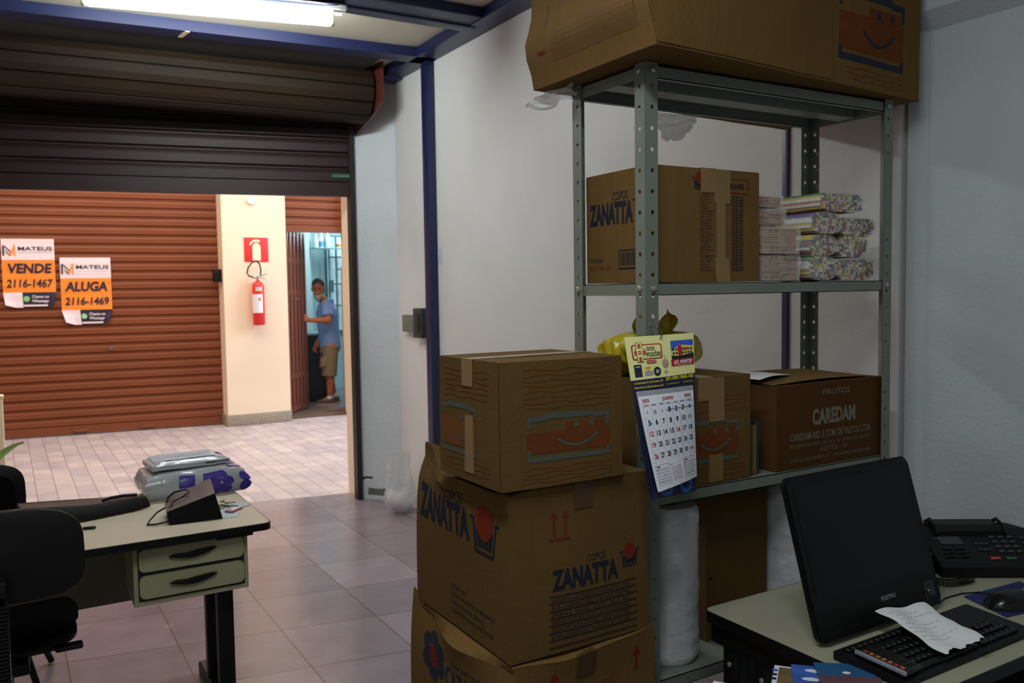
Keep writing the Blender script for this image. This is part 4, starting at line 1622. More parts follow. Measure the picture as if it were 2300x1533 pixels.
# --- toothpick carton
BX = (1.792, 2.243, 1.612, 1.885, .992, 1.225)
t, DD = carton('brown toothpick carton at the right end of the lower shelf', *BX, tape='x', amp=.002, seed=12.0, mats=M['kraftdark'])
f = on_front(BX[0], BX[2], BX[4], DD)
fl = on_left(BX[0], BX[3], BX[4], DD)
g = MB()
g.text('PALITOS', f, .245, .198, .016, 0, width=.115, bold=.01, align='C')
g.text('CAREDAM', f, .235, .118, .042, 0, width=.185, bold=.045, align='C')
g.text('CAREDAM-IND. E COM. DE PALITOS LTDA', f, .225, .078, .020, 0, width=.345, bold=.02, align='C')
g.text('RUA JOAO BATISTA GALVAO, 357 - FONE (18) 546-9077', f, .225, .058, .010, 0, width=.345, align='C')
g.text('ADITOS - SP', f, .235, .038, .014, 0, width=.12, align='C')
g.text('CGC 67.202.548/0001-67     INDUSTRIA BRASILEIRA', f, .225, .018, .010, 0, width=.345, align='C')
g.text('PALITOS', fl, .06, .095, .016, 0, width=.14)
g.build('print', M['inkwhite'], t, fix=False)
g = MB()
g.D = None
pl = lambda u, v: Vector((1.80 + u * .40, 1.63 + v * .235, 1.2285 + .006 * math.sin(u * 3) + .004 * v))
g.sheet(pl, 8, 5, .0015, (0, 0, 1))
g.build('loose_flap', M['kraft2'], t)
g = MB()
g.sheet(lambda u, v: Vector((1.78 + u * .19, 1.66 + v * .12 + u * .06, 1.242 + .004 * math.sin(u * 4))), 6, 3, .0008, (0, 0, 1))
tag(g.build('paper_slip', M['paper']), 'white paper slip lying on the toothpick carton', 'paper')

# --- green folder between the two cartons
g = MB()
g.box(1.705, 1.63, .992, 1.716, 1.86, 1.12)
g.box(1.722, 1.625, .992, 1.728, 1.86, 1.125, m=1)
g.box(1.733, 1.63, .992, 1.744, 1.86, 1.135, m=0)
tag(g.build('green_folder', [mat('dark_green_card', (34, 66, 52), .6), M['tape']]), 'dark green folder wedged between two cartons on the lower shelf', 'folder')

# --- under the lower shelf: wrapped rolls and a plain carton
def roll(label, x, y, r, z0, z1, seed):
    t = thing('wrapped_roll', (x, y, z0), label, 'roll', 'white wrapped rolls on the bottom shelf')
    g = MB()
    prof = [(r * .9, z0), (r, z0 + .012)]
    N = 26
    for k in range(1, N):
        zz = z0 + .012 + (z1 - z0 - .024) * k / N
        prof.append((r * (1 + .012 * math.sin(k * 2.1 + seed) + .01 * math.sin(k * 5.3)), zz))
    prof += [(r, z1 - .012), (r * .9, z1)]
    g.lathe(prof, (x, y, 0), n=36, wob=lambda a, h: .012 * math.sin(3 * a + h * 40 + seed) + .006 * math.sin(7 * a - h * 60))
    g.build('roll', M['foam'], t)
    g = MB()
    g.lathe([(.02, z1 - .002), (.028, z1), (.028, z1 + .002), (.02, z1 + .002)], (x, y, 0), n=16)
    g.build('core', M['kraft'], t)
    g = MB()
    g.lathe([(r * 1.02, z0 + .02), (r * 1.03, (z0 + z1) / 2), (r * 1.02, z1 - .02)], (x, y, 0), n=36, wob=lambda a, h: .015 * math.sin(5 * a + h * 30 + seed))
    g.build('wrap', M['filmshine'], t)


roll('white wrapped roll just right of the front shelf post', 1.488, 1.712, .083, .5175, .93, 0.0)
roll('white wrapped roll behind the screen and right of plain carton', 2.00, 1.735, .105, .5175, .92, 2.0)
t, DD = carton('plain upright carton between the two white rolls', 1.632, 1.868, 1.715, 1.88, .5175, .945, tape='x', amp=.002, seed=14.0, mats=M['kraft'])
g = MB()
g.box(1.634, 1.708, .7, 1.648, 1.712, .703)
g.build('staple', M['chrome'], t)

# --- packs of sticks and bundles of straws on the middle shelf
def pack(label, x0, x1, y0, y1, z0, z1, seed, shine=True):
    t = thing('stick_pack', ((x0 + x1) / 2, (y0 + y1) / 2, z0), label, 'pack', 'wrapped stick packs on the middle shelf')
    rnd = random.Random(seed)
    g = MB()
    ny, nzz = 2, 11
    for j in range(nzz):
        for i in range(ny):
            xa = lerp(x0, x1, (i + .01) / ny)
            xb = lerp(x0, x1, (i + .99) / ny)
            za = lerp(z0 + .003, z1 - .004, (j + .08) / nzz)
            zb = lerp(z0 + .003, z1 - .004, (j + .92) / nzz)
            g.box(xa, y0 + rnd.uniform(.002, .009), za, xb, y1 - rnd.uniform(.002, .009), zb, 0)
    g.build('sticks', M['stick'], t)
    g = MB()

    def D(p):
        c = Vector(((x0 + x1) / 2, (y0 + y1) / 2, (z0 + z1) / 2))
        q = p + Vector((nz(p, 26, .006, seed), nz(p, 26, .006, seed + 3), nz(p, 26, .004, seed + 6)))
        q.z = max(q.z, z0 + .0005)
        return q
    g.gbox(x0 - .003, y0 - .004, z0 + .0005, x1 + .003, y1 + .004, z1, 7, 0, D)
    g.build('wrap', M['filmshine'], t)


PK = ((1.745, 1.888, 1.622, 1.80, 1.512, 1.582, 'lowest wrapped pack of wooden sticks beside the cup carton'),
      (1.742, 1.885, 1.622, 1.80, 1.584, 1.660, 'second wrapped pack of wooden sticks from the shelf board'),
      (1.735, 1.852, 1.640, 1.79, 1.662, 1.708, 'third pack of sticks in the pile beside the cup carton'),
      (1.745, 1.848, 1.645, 1.79, 1.710, 1.745, 'topmost small grey pack in the pile beside cup carton'))
for k, (a, b_, c, d, e, h, lab) in enumerate(PK):
    pack(lab, a, b_, c, d, e, h, k * 3 + 1)
cols = [(222, 196, 40), (170, 64, 70), (110, 96, 160), (232, 230, 226), (196, 124, 50), (50, 60, 90), (96, 140, 80), (226, 224, 200), (226, 206, 90), (236, 236, 236)]
SM = [mat('straw_colour', c, .4) for c in cols]


def bundle(label, cx, cz, rx, rz, y0, y1, seed):
    t = thing('straw_bundle', (cx, (y0 + y1) / 2, cz - rz), label, 'straws', 'straw bundles on the middle shelf')
    rnd = random.Random(seed)
    g = MB()
    r = .0042
    rows = int(2 * rz / (r * 1.75))
    for j in range(rows):
        z = cz - rz + r + j * r * 1.75
        half = rx * math.sqrt(max(0, 1 - ((z - cz) / rz) ** 4))
        nn = int(2 * half / (2 * r))
        for i in range(nn):
            edge = j in (0, rows - 1) or i in (0, nn - 1)
            x = cx - half + r + i * 2 * r + (j % 2) * r * .5
            ya = y0 + rnd.uniform(0, .006)
            n = 6
            k = rnd.randrange(len(cols))
            yb = y1 if edge else ya + .02
            g.tube([(x, ya, z), (x, yb, z)], r, k, n, caps=True, smooth=True)
    g.build('straws', SM, t)
    g = MB()
    n = 28
    ring = []
    for k in range(n):
        a = 2 * PI * k / n
        c, s = math.cos(a), math.sin(a)
        ring.append((rx * 1.03 * abs(c) ** .7 * (1 if c > 0 else -1), rz * 1.02 * abs(s) ** .7 * (1 if s > 0 else -1)))
    vs_, fs = [], []
    L = 6
    for i in range(L + 1):
        y = lerp(y0 - .004, y1 + .002, i / L)
        for (a, b) in ring:
            q = nz((a * 4, y, b * 4), 18, .03, seed)
            vs_.append((cx + a * (1 + q), y, cz + max(b * (1 + q), -rz + .0006)))
    for i in range(L):
        for k in range(n):
            a, b = i * n + k, i * n + (k + 1) % n
            fs.append((a, b, b + n, a + n))
    fs.append(tuple(range(n)))
    g.add(vs_, fs, 0, True)
    g.build('wrap', M['filmshine'], t)


SB = ((2.000, 1.547, .056, .0335, 'left straw bundle of the lowest row'),
      (2.150, 1.545, .090, .0325, 'right straw bundle of the lowest row beside shelf post'),
      (2.010, 1.613, .054, .031, 'left straw bundle of the second row'),
      (2.135, 1.609, .068, .030, 'right straw bundle of the second row'),
      (2.020, 1.676, .062, .031, 'left straw bundle of the third row with bright ends'),
      (2.165, 1.668, .080, .028, 'right straw bundle of third row touching the shelf post'),
      (2.085, 1.736, .095, .028, 'wide topmost straw bundle with multicoloured ends'))
for k, (a, b_, c, d, lab) in enumerate(SB):
    bundle(lab, a, b_, c, d, 1.635 + .004 * (k % 3), 1.875, 31 + k)

# --- yellow bag tied on the carton behind the post
t = thing('plastic_bag', (1.48, 1.76, 1.27), 'knotted yellow plastic bag on the carton behind the shelf post', 'bag')
g = MB()


def bag(u, v):
    a = 2 * PI * u
    ph = v * PI
    rr = math.sin(ph) ** .55
    zz = (1 - math.cos(ph)) / 2
    wob = 1 + .07 * math.sin(3 * a + v * 4) + .045 * math.sin(5 * a - v * 9) + .03 * math.sin(13 * a + v * 16)
    top = max(0, v - .62) / .38
    rad = lerp(1.0, .25, top ** 1.3)
    q = Vector((1.482 + .150 * rr ** (.6 if v < .5 else 1) * wob * rad * math.cos(a), 1.765 + .10 * rr ** (.6 if v < .5 else 1) * wob * rad * math.sin(a), 1.2725 + .118 * zz ** .8))
    q += Vector((nz(q, 22, .012, 4), nz(q, 22, .008, 8), nz(q, 18, .008, 2) * min(1, v * 4)))
    q.z = max(q.z, 1.2722)
    return q


g.grid(bag, 60, 26)
g.build('body', M['yellowbag'], t)
for k, (x0, x1, lean, h) in enumerate(((1.428, 1.462, -.006, .062), (1.505, 1.545, .010, .066))):
    g = MB()

    def ear(u, v, x0=x0, x1=x1, lean=lean, h=h, k=k):
        w = (1.25 + .5 * v) * (1 - (v * .93) ** 4) ** .5
        x = (x0 + x1) / 2 + (u - .5) * (x1 - x0) * w + lean * v * 1.4
        return Vector((x, 1.75 + .014 * math.sin(u * 8 + k + v * 2) * (1 - v * .3) + .01 * k, 1.372 + h * v - .022 * (abs(u - .5) * 2) ** 2.2 * v + .004 * math.sin(u * 14)))
    g.sheet(ear, 14, 10, .0012, (0, 1, 0))
    g.build('handle', M['yellowbag'], t)

# --- clear bags hanging from the top carton
for k, (lab, pts, nrm) in enumerate((
        ('clear plastic bag end hanging out left below the top carton', [(1.30, 1.86, 2.036), (1.30, 1.98, 2.036), (1.288, 2.115, 2.012), (1.30, 1.86, 1.98)], (1, 0, 0)),
        ('clear plastic scrap hanging behind the top shelf board', [(1.62, 1.905, 2.0), (1.78, 1.905, 2.0), (1.77, 1.915, 1.952), (1.655, 1.91, 1.915)], (0, 1, 0)))):
    g = MB()
    P4 = [Vector(p) for p in pts]
    ax = Vector(nrm)

    def sh(u, v, P4=P4, ax=ax):
        a = P4[0].lerp(P4[1], u)
        b = P4[3].lerp(P4[2], u)
        return a.lerp(b, v) + ax * (.012 * math.sin(u * 11 + v * 4) * v + .006 * math.sin(v * 17 + u * 5)) + Vector((0, 0, .008 * math.sin(u * 9) * v))
    g.sheet(sh, 14, 10, .0005, nrm)
    tag(g.build('clear_bag', film('crumpled_film_%d' % k, (225, 228, 226), .42, .2)), lab, 'plastic bag')

# ================================================================ CALENDAR
CT = [((1.234, 1.566, 1.385), (1.394, 1.506, 1.392)),
      ((1.2278, 1.5333, 1.2847), (1.3895, 1.4962, 1.2969)),
      ((1.2, 1.4331, 1.0362), (1.3767, 1.4786, 1.0232))]
t = thing('wall_calendar', (1.31, 1.55, 1.39), 'shop calendar for June 2022 hanging on the shelf post', 'calendar')


def cal(u, v, off=0.0):
    """u 0..1 left to right, v 0 top .. 1 bottom"""
    v0 = .27
    if v < v0:
        a, b, q = CT[0], CT[1], v / v0
    else:
        a, b, q = CT[1], CT[2], (v - v0) / (1 - v0)
    L = Vector(a[0]).lerp(Vector(b[0]), q)
    R = Vector(a[1]).lerp(Vector(b[1]), q)
    w = (R - L)
    n = Vector((w.y, -w.x, 0)).normalized()
    return L + w * u + n * (off + .004 * math.sin(PI * u))


CY = mat('calendar_yellow', (226, 224, 150), .5)
CN = mat('calendar_navy', (26, 28, 58), .5)
CW = mat('calendar_white', (224, 228, 236), .55)
CG = mat('calendar_grey', (150, 154, 160), .5)
CR = mat('calendar_red', (176, 28, 36), .5)
CB = mat('calendar_blue', (54, 90, 190), .5)
CYT = mat('calendar_yellow_text', (214, 200, 40), .5)
CBK = mat('calendar_black', (24, 24, 28), .5)
CO = mat('calendar_amber', (222, 150, 40), .5)
g = MB()
NV = 34
for j in range(NV):
    v0, v1 = j / NV, (j + 1) / NV
    for i in range(6):
        g.add([cal(i / 6, v1), cal((i + 1) / 6, v1), cal((i + 1) / 6, v0), cal(i / 6, v0)], [(0, 1, 2, 3)], 0 if v1 < .272 else 1, True)
        g.add([cal(i / 6, v1, -.0014), cal((i + 1) / 6, v1, -.0014), cal((i + 1) / 6, v0, -.0014), cal(i / 6, v0, -.0014)], [(3, 2, 1, 0)], 1, True)
g.build('backing_card', [CY, CN], t, fix=False)
# artwork of the card: coordinates in card fractions, y up
H_, W_ = .375, .165
cmp_ = lambda y: (.375 - y) * .82 / .375 if y > .2 else 1 - y / .375
cf = lambda x, y: cal(x / W_, cmp_(y), .0012)
cf2 = lambda x, y: cal(x / W_, cmp_(y), .0020)
cf3 = lambda x, y: cal(x / W_, cmp_(y), .0028)
g = MB()
# round-cornered sign with cross of letters
g.flat(rrect(.012, .309, .084, .352, .006), cf, 2)
g.flat(rrect(.015, .312, .081, .349, .005), cf2, 0)
for (x, y, w, h) in ((.014, .322, .031, .016), (.0235, .304, .013, .053)):
    g.rect(x - .0012, y - .0012, x + w + .0012, y + h + .0012, cf2, 4)
for (x, y, w, h) in ((.014, .322, .031, .016), (.0235, .304, .013, .053)):
    g.rect(x, y, x + w, y + h, cf3, 0)
cf4 = lambda x, y: cal(x / W_, cmp_(y), .0036)
for s, x, y in (('S', .0165, .3245), ('O', .0262, .3245), ('S', .0365, .3245), ('S', .0262, .343), ('S', .0262, .306)):
    g.text(s, cf4, x, y, .0105, 2, width=.0075, bold=.05)
g.text('DOS', cf3, .048, .334, .0105, 4, width=.018, bold=.02)
g.text('FOGÕES', cf3, .046, .317, .0115, 4, width=.034, bold=.02)
g.flat(rrect(.043, .2985, .067, .3065, .0035), cf3, 2)
g.text('Desde 1960', cf4, .045, .3005, .004, 3, width=.02)
# photo block of the building
g.rect(.106, .302, .162, .356, cf, 5)
g.flat([(.106, .325), (.125, .343), (.162, .338), (.162, .316), (.125, .310), (.106, .313)], cf2, 6)
for r_i in range(2):
    for c_i in range(7):
        g.rect(.109 + c_i * .0074, .316 + r_i * .011 + (.001 * c_i if c_i < 3 else 0), .1135 + c_i * .0074, .322 + r_i * .011, cf3, 4)
g.rect(.122, .312, .131, .342, cf4, 2)
g.text('SOS', cf4, .126, .327, .008, 2, width=.022)
g.flat([(.106, .302), (.162, .302), (.162, .315), (.125, .309), (.106, .313)], cf3, 4)
g.rect(.104, .2815, .163, .3005, cf, 2)
g.text('62 ANOS', cf3, .110, .2885, .010, 3, width=.046, bold=.03, shear=.15)
g.text('Somos gente do bairro de BH', cf3, .110, .2835, .0032, 3, width=.046)
# stove, valve, burner, gauge
g.rect(.012, .262, .030, .296, cf, 4)
g.rect(.0145, .280, .0275, .286, cf2, 1)
g.rect(.0145, .264, .0275, .276, cf2, 1)
g.rect(.016, .289, .026, .291, cf2, 3)
g.rect(.036, .264, .056, .276, cf, 7)
g.rect(.042, .276, .048, .286, cf, 8)
g.rect(.038, .284, .052, .288, cf, 8)
g.disc(.067, .2725, .009, .013, cf, 4, 20)
g.disc(.067, .2725, .0045, .006, cf2, 7, 16)
g.rect(.0875, .262, .0895, .318, cf, 7)
g.disc(.0885, .294, .008, .012, cf2, 7, 20)
g.disc(.0885, .294, .004, .006, cf3, 8, 16)
g.rect(.083, .268, .094, .270, cf2, 7)
# telephone band
g.text('Av. Olegario Maciel, 75 - Belo Horizonte - MG', cf, .006, .270 - .028, .006, 9, width=.072, bold=.02)
g.text('Pinturas de Fogoes e Eletrodomesticos em geral', cf, .006, .270 - .041, .006, 9, width=.072, bold=.02)
g.text('3071-5900 / 98405-1602', cf, .086, .243, .0095, 9, width=.074, bold=.03)
g.text('www.sosdosfogoes.com.br', cf, .086, .231, .004, 9, width=.035)
g.text('contato@sosdosfogoes', cf, .13, .231, .004, 9, width=.03)
# gas flames at the foot of the card
for bx in (.052, .122):
    g.disc(bx, .020, .0225, .0135, cf, 5, 24)
    for k in range(22):
        a = 2 * PI * k / 22
        x, y = bx + .021 * math.cos(a), .020 + .0125 * math.sin(a)
        g.flat([(x - .0028, y - .001), (x + .0028, y - .001), (x + .006 * math.cos(a), y + .008 * math.sin(a))], cf2, 10)
    g.disc(bx, .020, .013, .007, cf3, 1, 18)
g.build('card_print', [CY, CN, CR, CW, CBK, CB, mat('building_cream', (220, 196, 110), .5), CG, CO, CYT, mat('flame_blue', (70, 150, 250), .4)], t, fix=False)
# date pad
PT = [(1.2286, 1.5161, 1.2632), (1.3776, 1.4933, 1.2701), (1.2113, 1.4299, 1.0531), (1.3695, 1.4738, 1.0593)]
def pad(u, v, off=0.0):
    L = Vector(PT[0]).lerp(Vector(PT[2]), v)
    R = Vector(PT[1]).lerp(Vector(PT[3]), v)
    w = R - L
    n = Vector((w.y, -w.x, 0)).normalized()
    return L + w * u + n * (off + .004 + .003 * math.sin(PI * u) + .006 * v * v * (1 - u))


g = MB()
for j in range(20):
    v0, v1 = j / 20, (j + 1) / 20
    for i in range(6):
        g.add([pad(i / 6, v1), pad((i + 1) / 6, v1), pad((i + 1) / 6, v0), pad(i / 6, v0)], [(0, 1, 2, 3)], 1 if v1 < .051 else 0, True)
        g.add([pad(i / 6, v1, -.003), pad((i + 1) / 6, v1, -.003), pad((i + 1) / 6, v0, -.003), pad(i / 6, v0, -.003)], [(3, 2, 1, 0)], 0, True)
for u in (0, 1):
    for j in range(20):
        g.add([pad(u, j / 20), pad(u, (j + 1) / 20), pad(u, (j + 1) / 20, -.003), pad(u, j / 20, -.003)], [(0, 1, 2, 3)], 0)
g.add([pad(0, 1), pad(1, 1), pad(1, 1, -.003), pad(0, 1, -.003)], [(0, 1, 2, 3)], 0)
dp = g.build('date_pad', [CW, CG], t, fix=False)
pw, ph = .145, .245
qf = lambda x, y: pad(x / pw, 1 - y / ph, .0008)
qf2 = lambda x, y: pad(x / pw, 1 - y / ph, .0014)
g = MB()
g.text('2022', qf, .008, .2175, .0075, 2, width=.017, bold=.03)
g.text('JUNHO', qf, .073, .2175, .0085, 2, width=.030, bold=.03, align='C')
g.text('2022', qf, .118, .2185, .0075, 2, width=.019, bold=.03)
cw, ch = .0192, .0275
X0, YT = .006, .205
for k, s in enumerate(('DOM', 'SEG', 'TER', 'QUA', 'QUI', 'SEX', 'SAB')):
    g.text(s, qf, X0 + cw * (k + .5), YT + .0018, .004, 2 if k == 0 else 1, width=.011, bold=.02, align='C')
for k in range(8):
    g.rect(X0 + cw * k - .0003, YT - ch * 5, X0 + cw * k + .0003, YT + .008, qf, 3)
for k in range(6):
    g.rect(X0, YT - ch * k - .0003, X0 + cw * 7, YT - ch * k + .0003, qf, 3)
g.rect(X0, YT + .0077, X0 + cw * 7, YT + .0083, qf, 3)
for d in range(1, 31):
    i = (d + 2) % 7
    j = (d + 2) // 7
    red = i == 0 and d != 5 or d == 16
    g.text(str(d), qf, X0 + cw * (i + .5), YT - ch * j - .0185, .0125, 2 if red else 1, width=.0052 if d == 1 else (.0066 if d < 10 else (.0105 if d != 11 else .008)), bold=.03, align='C')
    g.text('%d' % (100 + d), qf, X0 + cw * (i + .70), YT - ch * j - .025, .0022, 3, width=.0035)
for (i, j) in ((0, 0), (2, 0), (5, 4)):
    if (i, j) == (5, 4):
        g.disc(X0 + cw * 5.5, YT - ch * 4.45, .0045, .0055, qf, 1, 12)
        g.disc(X0 + cw * 5.5, YT - ch * 4.45, .002, .0024, qf2, 0, 8)
    else:
        g.stroke([(X0 + cw * (i + .55), YT - ch * .35), (X0 + cw * (i + .42), YT - ch * .48), (X0 + cw * (i + .55), YT - ch * .62)], .0013, qf, 1)
g.rect(X0 + cw * 1.3, YT - ch * .7, X0 + cw * 1.7, YT - ch * .35, qf, 3)
for k in range(2):
    g.rect(X0 + cw * 6.15, YT - ch * 4.45 - k * .004, X0 + cw * 6.85, YT - ch * 4.45 - k * .004 + .0018, qf, 2)
# pen strokes through the first days
for i in range(3, 7):
    g.stroke([(X0 + cw * (i + .02), YT - ch * .50), (X0 + cw * (i + .5), YT - ch * .44), (X0 + cw * (i + .98), YT - ch * .46)], .0016, qf2, 4)
g.stroke([(X0 + cw * 3.3, YT - ch * .62), (X0 + cw * 3.7, YT - ch * .40), (X0 + cw * 3.5, YT - ch * .60), (X0 + cw * 3.9, YT - ch * .42)], .0016, qf2, 4)
g.stroke([(X0 + cw * .25, YT - ch * 1.72), (X0 + cw * .8, YT - ch * 1.52), (X0 + cw * .35, YT - ch * 1.66), (X0 + cw * .7, YT - ch * 1.4)], .0018, qf2, 4)
# the two small months and the notes
for (bx, hd) in ((X0, 2), (X0 + cw * 4.7, 2)):
    w = cw * 2.1
    g.rect(bx, .060, bx + w, .0605, qf, 1)
    g.rect(bx, .012, bx + w, .0125, qf, 1)
    g.rect(bx, .012, bx + .0005, .060, qf, 1)
    g.rect(bx + w, .012, bx + w + .0005, .060, qf, 1)
    g.rect(bx + .004, .0545, bx + .014, .0575, qf, hd)
    for r_i in range(5):
        for c_i in range(7):
            g.text(str((r_i * 7 + c_i) % 30 + 1), qf, bx + .0025 + c_i * .0054, .0475 - r_i * .0075, .0034, 1, width=.003, bold=.02)
g.text('Notas', qf, X0 + cw * 2.3, .0535, .0035, 1, width=.010)
for k in range(6):
    g.rect(X0 + cw * 2.5, .046 - k * .006, X0 + cw * 4.3, .0468 - k * .006, qf, 2)
g.build('dates', [CW, CBK, CR, CG, CB], dp, fix=False)
g = MB()
hp = cal(.5, .008)
g.tube([hp + Vector((.004, .012, .018)), hp + Vector((.002, -.004, .014)), hp + Vector((0, -.008, .004)), hp + Vector((0, -.002, -.006)), hp + Vector((0, .004, -.002))], .0011, n=6)
g.tube([(1.338, 1.598, 1.406), hp + Vector((.004, .012, .018))], .0011, n=6)
g.build('wire_hook', M['dark'], t)
# ================================================================ LEFT DESK
DZ = .72
t = thing('office_desk', (0, 3.25, 0), 'beige desk with two drawers and black edge near the shutter opening', 'desk')
g = MB()
g.prism(rrect(-.78, 2.895, .752, 3.60, .025), (0, 0, DZ - .022), (1, 0, 0), (0, 1, 0), (0, 0, .022))
g.build('desktop', M['desk'], t)
g = MB()
oe, ie = rrect(-.784, 2.891, .756, 3.604, .028, 6), rrect(-.778, 2.897, .75, 3.598, .023, 6)
n = len(oe)
for k in range(n):
    k2 = (k + 1) % n
    a, b, c, d = oe[k], oe[k2], ie[k2], ie[k]
    for (za, zb) in ((DZ - .025, DZ - .0015),):
        g.add([(a[0], a[1], za), (b[0], b[1], za), (b[0], b[1], zb), (a[0], a[1], zb), (d[0], d[1], za), (c[0], c[1], za), (c[0], c[1], zb + .0005), (d[0], d[1], zb + .0005)],
              [(0, 1, 2, 3), (3, 2, 6, 7), (4, 5, 1, 0)], 0, True)
g.build('edge_band', M['black'], t)
g = MB()
g.box(.58, 2.93, DZ - .045, .70, 3.50, DZ - .022)
g.box(-.70, 3.34, DZ - .05, .70, 3.38, DZ - .022)
g.build('under_rail', M['black'], t)
g = MB()
g.box(-.66, 3.35, .385, .62, 3.365, DZ - .022)
g.build('modesty_panel', mat('dark_beige_panel', (112, 104, 84), .6), t)
g = MB()
g.box(.322, 2.952, .505, .335, 3.20, .69)
g.box(.672, 2.952, .505, .685, 3.20, .69)
g.box(.322, 2.952, .490, .685, 3.20, .505)
g.box(.322, 3.19, .490, .685, 3.20, .69)
g.box(.335, 2.950, .507, .672, 2.954, .69, m=1)
g.build('drawer_case', [M['deskfront'], M['dark']], t)
for k, (z0, z1) in enumerate(((.604, .678), (.516, .590))):
    g = MB()
    g.prism(rrect(.338, z0, .669, z1, .018, 5), (0, 2.953, 0), (1, 0, 0), (0, 0, 1), (0, -.014, 0))
    d = g.build('drawer', M['deskfront'], t)
    g = MB()
    zc = (z0 + z1) / 2 + .004
    sec = [(u, v) for u, v in ((-.075, 0), (-.055, .006), (-.02, .004), (.0, .007), (.03, .010), (.055, .012), (.075, .010), (.05, -.002), (.03, -.008), (.0, -.013), (-.03, -.011), (-.055, -.006))]
    g.prism(sec, (.503, 2.939, zc), (1, 0, 0), (0, 0, 1), (0, -.012, 0))
    h = g.build('handle', M['black'], d)
for sx in (1, -1):
    x = .60 if sx > 0 else -.66
    for y in (3.06, 3.27):
        g = MB()
        g.box(x, y, .055, x + .055, y + .04, DZ - .05, bev=.004)
        g.build('leg', M['black'], t)
    g = MB()
    g.prism([(2.98, 0), (3.48, 0), (3.48, .04), (3.44, .06), (3.02, .06), (2.98, .04)], (x + .002, 0, .004), (0, 1, 0), (0, 0, 1), (.05, 0, 0))
    g.build('foot', M['black'], t)

# things on the left desk
g = MB()


def case(u, v):
    # v 0 near edge .. 1 far edge, u left to right
    x = lerp(.03, .425, u) + v * (-.02 - .06 * u)
    y = lerp(3.20 + .13 * u, 3.46 - .03 * u, v)
    z = DZ + .004 + .056 * (1 - .40 * u) * min(1, v / .16) ** .6 * (1 - .35 * max(0, v - .8) / .2) + .006 * math.sin(u * 7 + v * 3) * (1 - v)
    return Vector((x, y, max(z, DZ + .003)))


t = thing('leather_case', (.22, 3.40, DZ), 'brown and black leather portfolio case lying flat on the left desk', 'case')
g.sheet(case, 22, 12, .003, (0, 0, 1))
g.build('body', M['leather'], t)
g = MB()
g.sheet(lambda u, v: case(u, v * .22) + Vector((.004, -.004, .004)), 22, 6, .003, (0, 0, 1))
g.build('black_flap', mat('black_leather', (20, 18, 18), .75, spec=.3), t)
g = MB()
g.tube([case(.66, .30) + Vector((0, 0, .008)), case(.74, .36) + Vector((0, 0, .010)), case(.86, .36) + Vector((0, 0, .010)), case(.97, .30) + Vector((0, 0, .008))], .006, n=8)
g.build('handle', M['black'], t)
g = MB()
g.tube([case(u / 12, 1.0) + Vector((0, 0, .006)) for u in range(13)], .005, n=8)
g.build('piping', M['black'], t)

PG = mat('silver_mailer_film', (176, 182, 188), .22, spec=.7, bump=.5, bscale=22)
PP = mat('purple_print', (66, 48, 150), .35)
t = thing('parcel', (.615, 3.56, DZ), 'large silver mailer parcel with purple petals under the small parcel', 'parcel', 'silver mailer parcels')
g = MB()


def D_par(p):
    u, v = (p.x - .435) / .36, (p.y - 3.43) / .26
    q = p + Vector((0, 0, -.012 * ((2 * u - 1) ** 4) * (1 if p.z > DZ + .05 else 0)))
    e = (abs(p.z - DZ - .045) / .045) ** 2
    q.x += (.012 * (1 - e)) * (1 if u > .9 else (-1 if u < .1 else 0))
    q.y += (.020 * (1 - e)) * (1 if v > .9 else (-1 if v < .1 else 0))
    q += Vector((nz(p, 22, .006, 3), nz(p, 22, .006, 5), nz(p, 20, .004, 8)))
    q.z = max(q.z, DZ + .001)
    return q


px0, px1, py0, py1, pz0, pz1 = .435, .795, 3.43, 3.69, DZ, DZ + .098
g.gbox(px0, py0, pz0, px1, py1, pz1, 14, 0, D_par)
g.build('body', PG, t)
g = MB()
ff = lambda u, v: D_par(Vector((px0 + u, py0, DZ + v))) + Vector((0, -.003, 0))
grect(g, .11, .042, .17, .088, ff, 0, 4)
grect(g, .20, .050, .27, .088, ff, 0, 4)
for k in range(5):
    a = math.radians(72 * k + 90)
    g.disc(.268 + .026 * math.cos(a), .045 + .026 * math.sin(a), .022, .020, ff, 0, 16)
fr = lambda u, v: D_par(Vector((px1, py0 + u, DZ + v))) + Vector((.003, 0, 0))
for (u, v, r) in ((.03, .066, .026), (.03, .026, .024), (.09, .06, .03), (.10, .02, .02)):
    g.disc(u, v, r, r, fr, 0, 16)
g.disc(.348, .065, .022, .022, ff, 0, 16)
g.disc(.348, .026, .022, .020, ff, 0, 16)
ftp = lambda u, v: D_par(Vector((px0 + u, py0 + v, pz1))) + Vector((0, 0, .003))
for (u, v, r) in ((.33, .05, .03), (.32, .13, .03), (.28, .20, .03)):
    g.disc(u, v, r, r, ftp, 0, 16)
g.build('purple_petals', PP, t, fix=False)
t = thing('parcel', (.60, 3.58, DZ + .099), 'small flat grey mailer parcel lying on the large silver parcel', 'parcel', 'silver mailer parcels')
R2 = Matrix.Rotation(.06, 3, 'Z')
g = MB()


def D_p2(p):
    q = Vector(p)
    e = max(abs(p.x) / .145, abs(p.y) / .095)
    q.z = p.z * (1 - .5 * max(0, e - .75) / .25) + nz(p, 26, .003, 2)
    q += Vector((nz(p, 20, .005, 1), nz(p, 20, .005, 4), 0))
    q = R2 @ q + Vector((.60, 3.58, DZ + .1045))
    q.z = max(q.z, DZ + .0995)
    return q


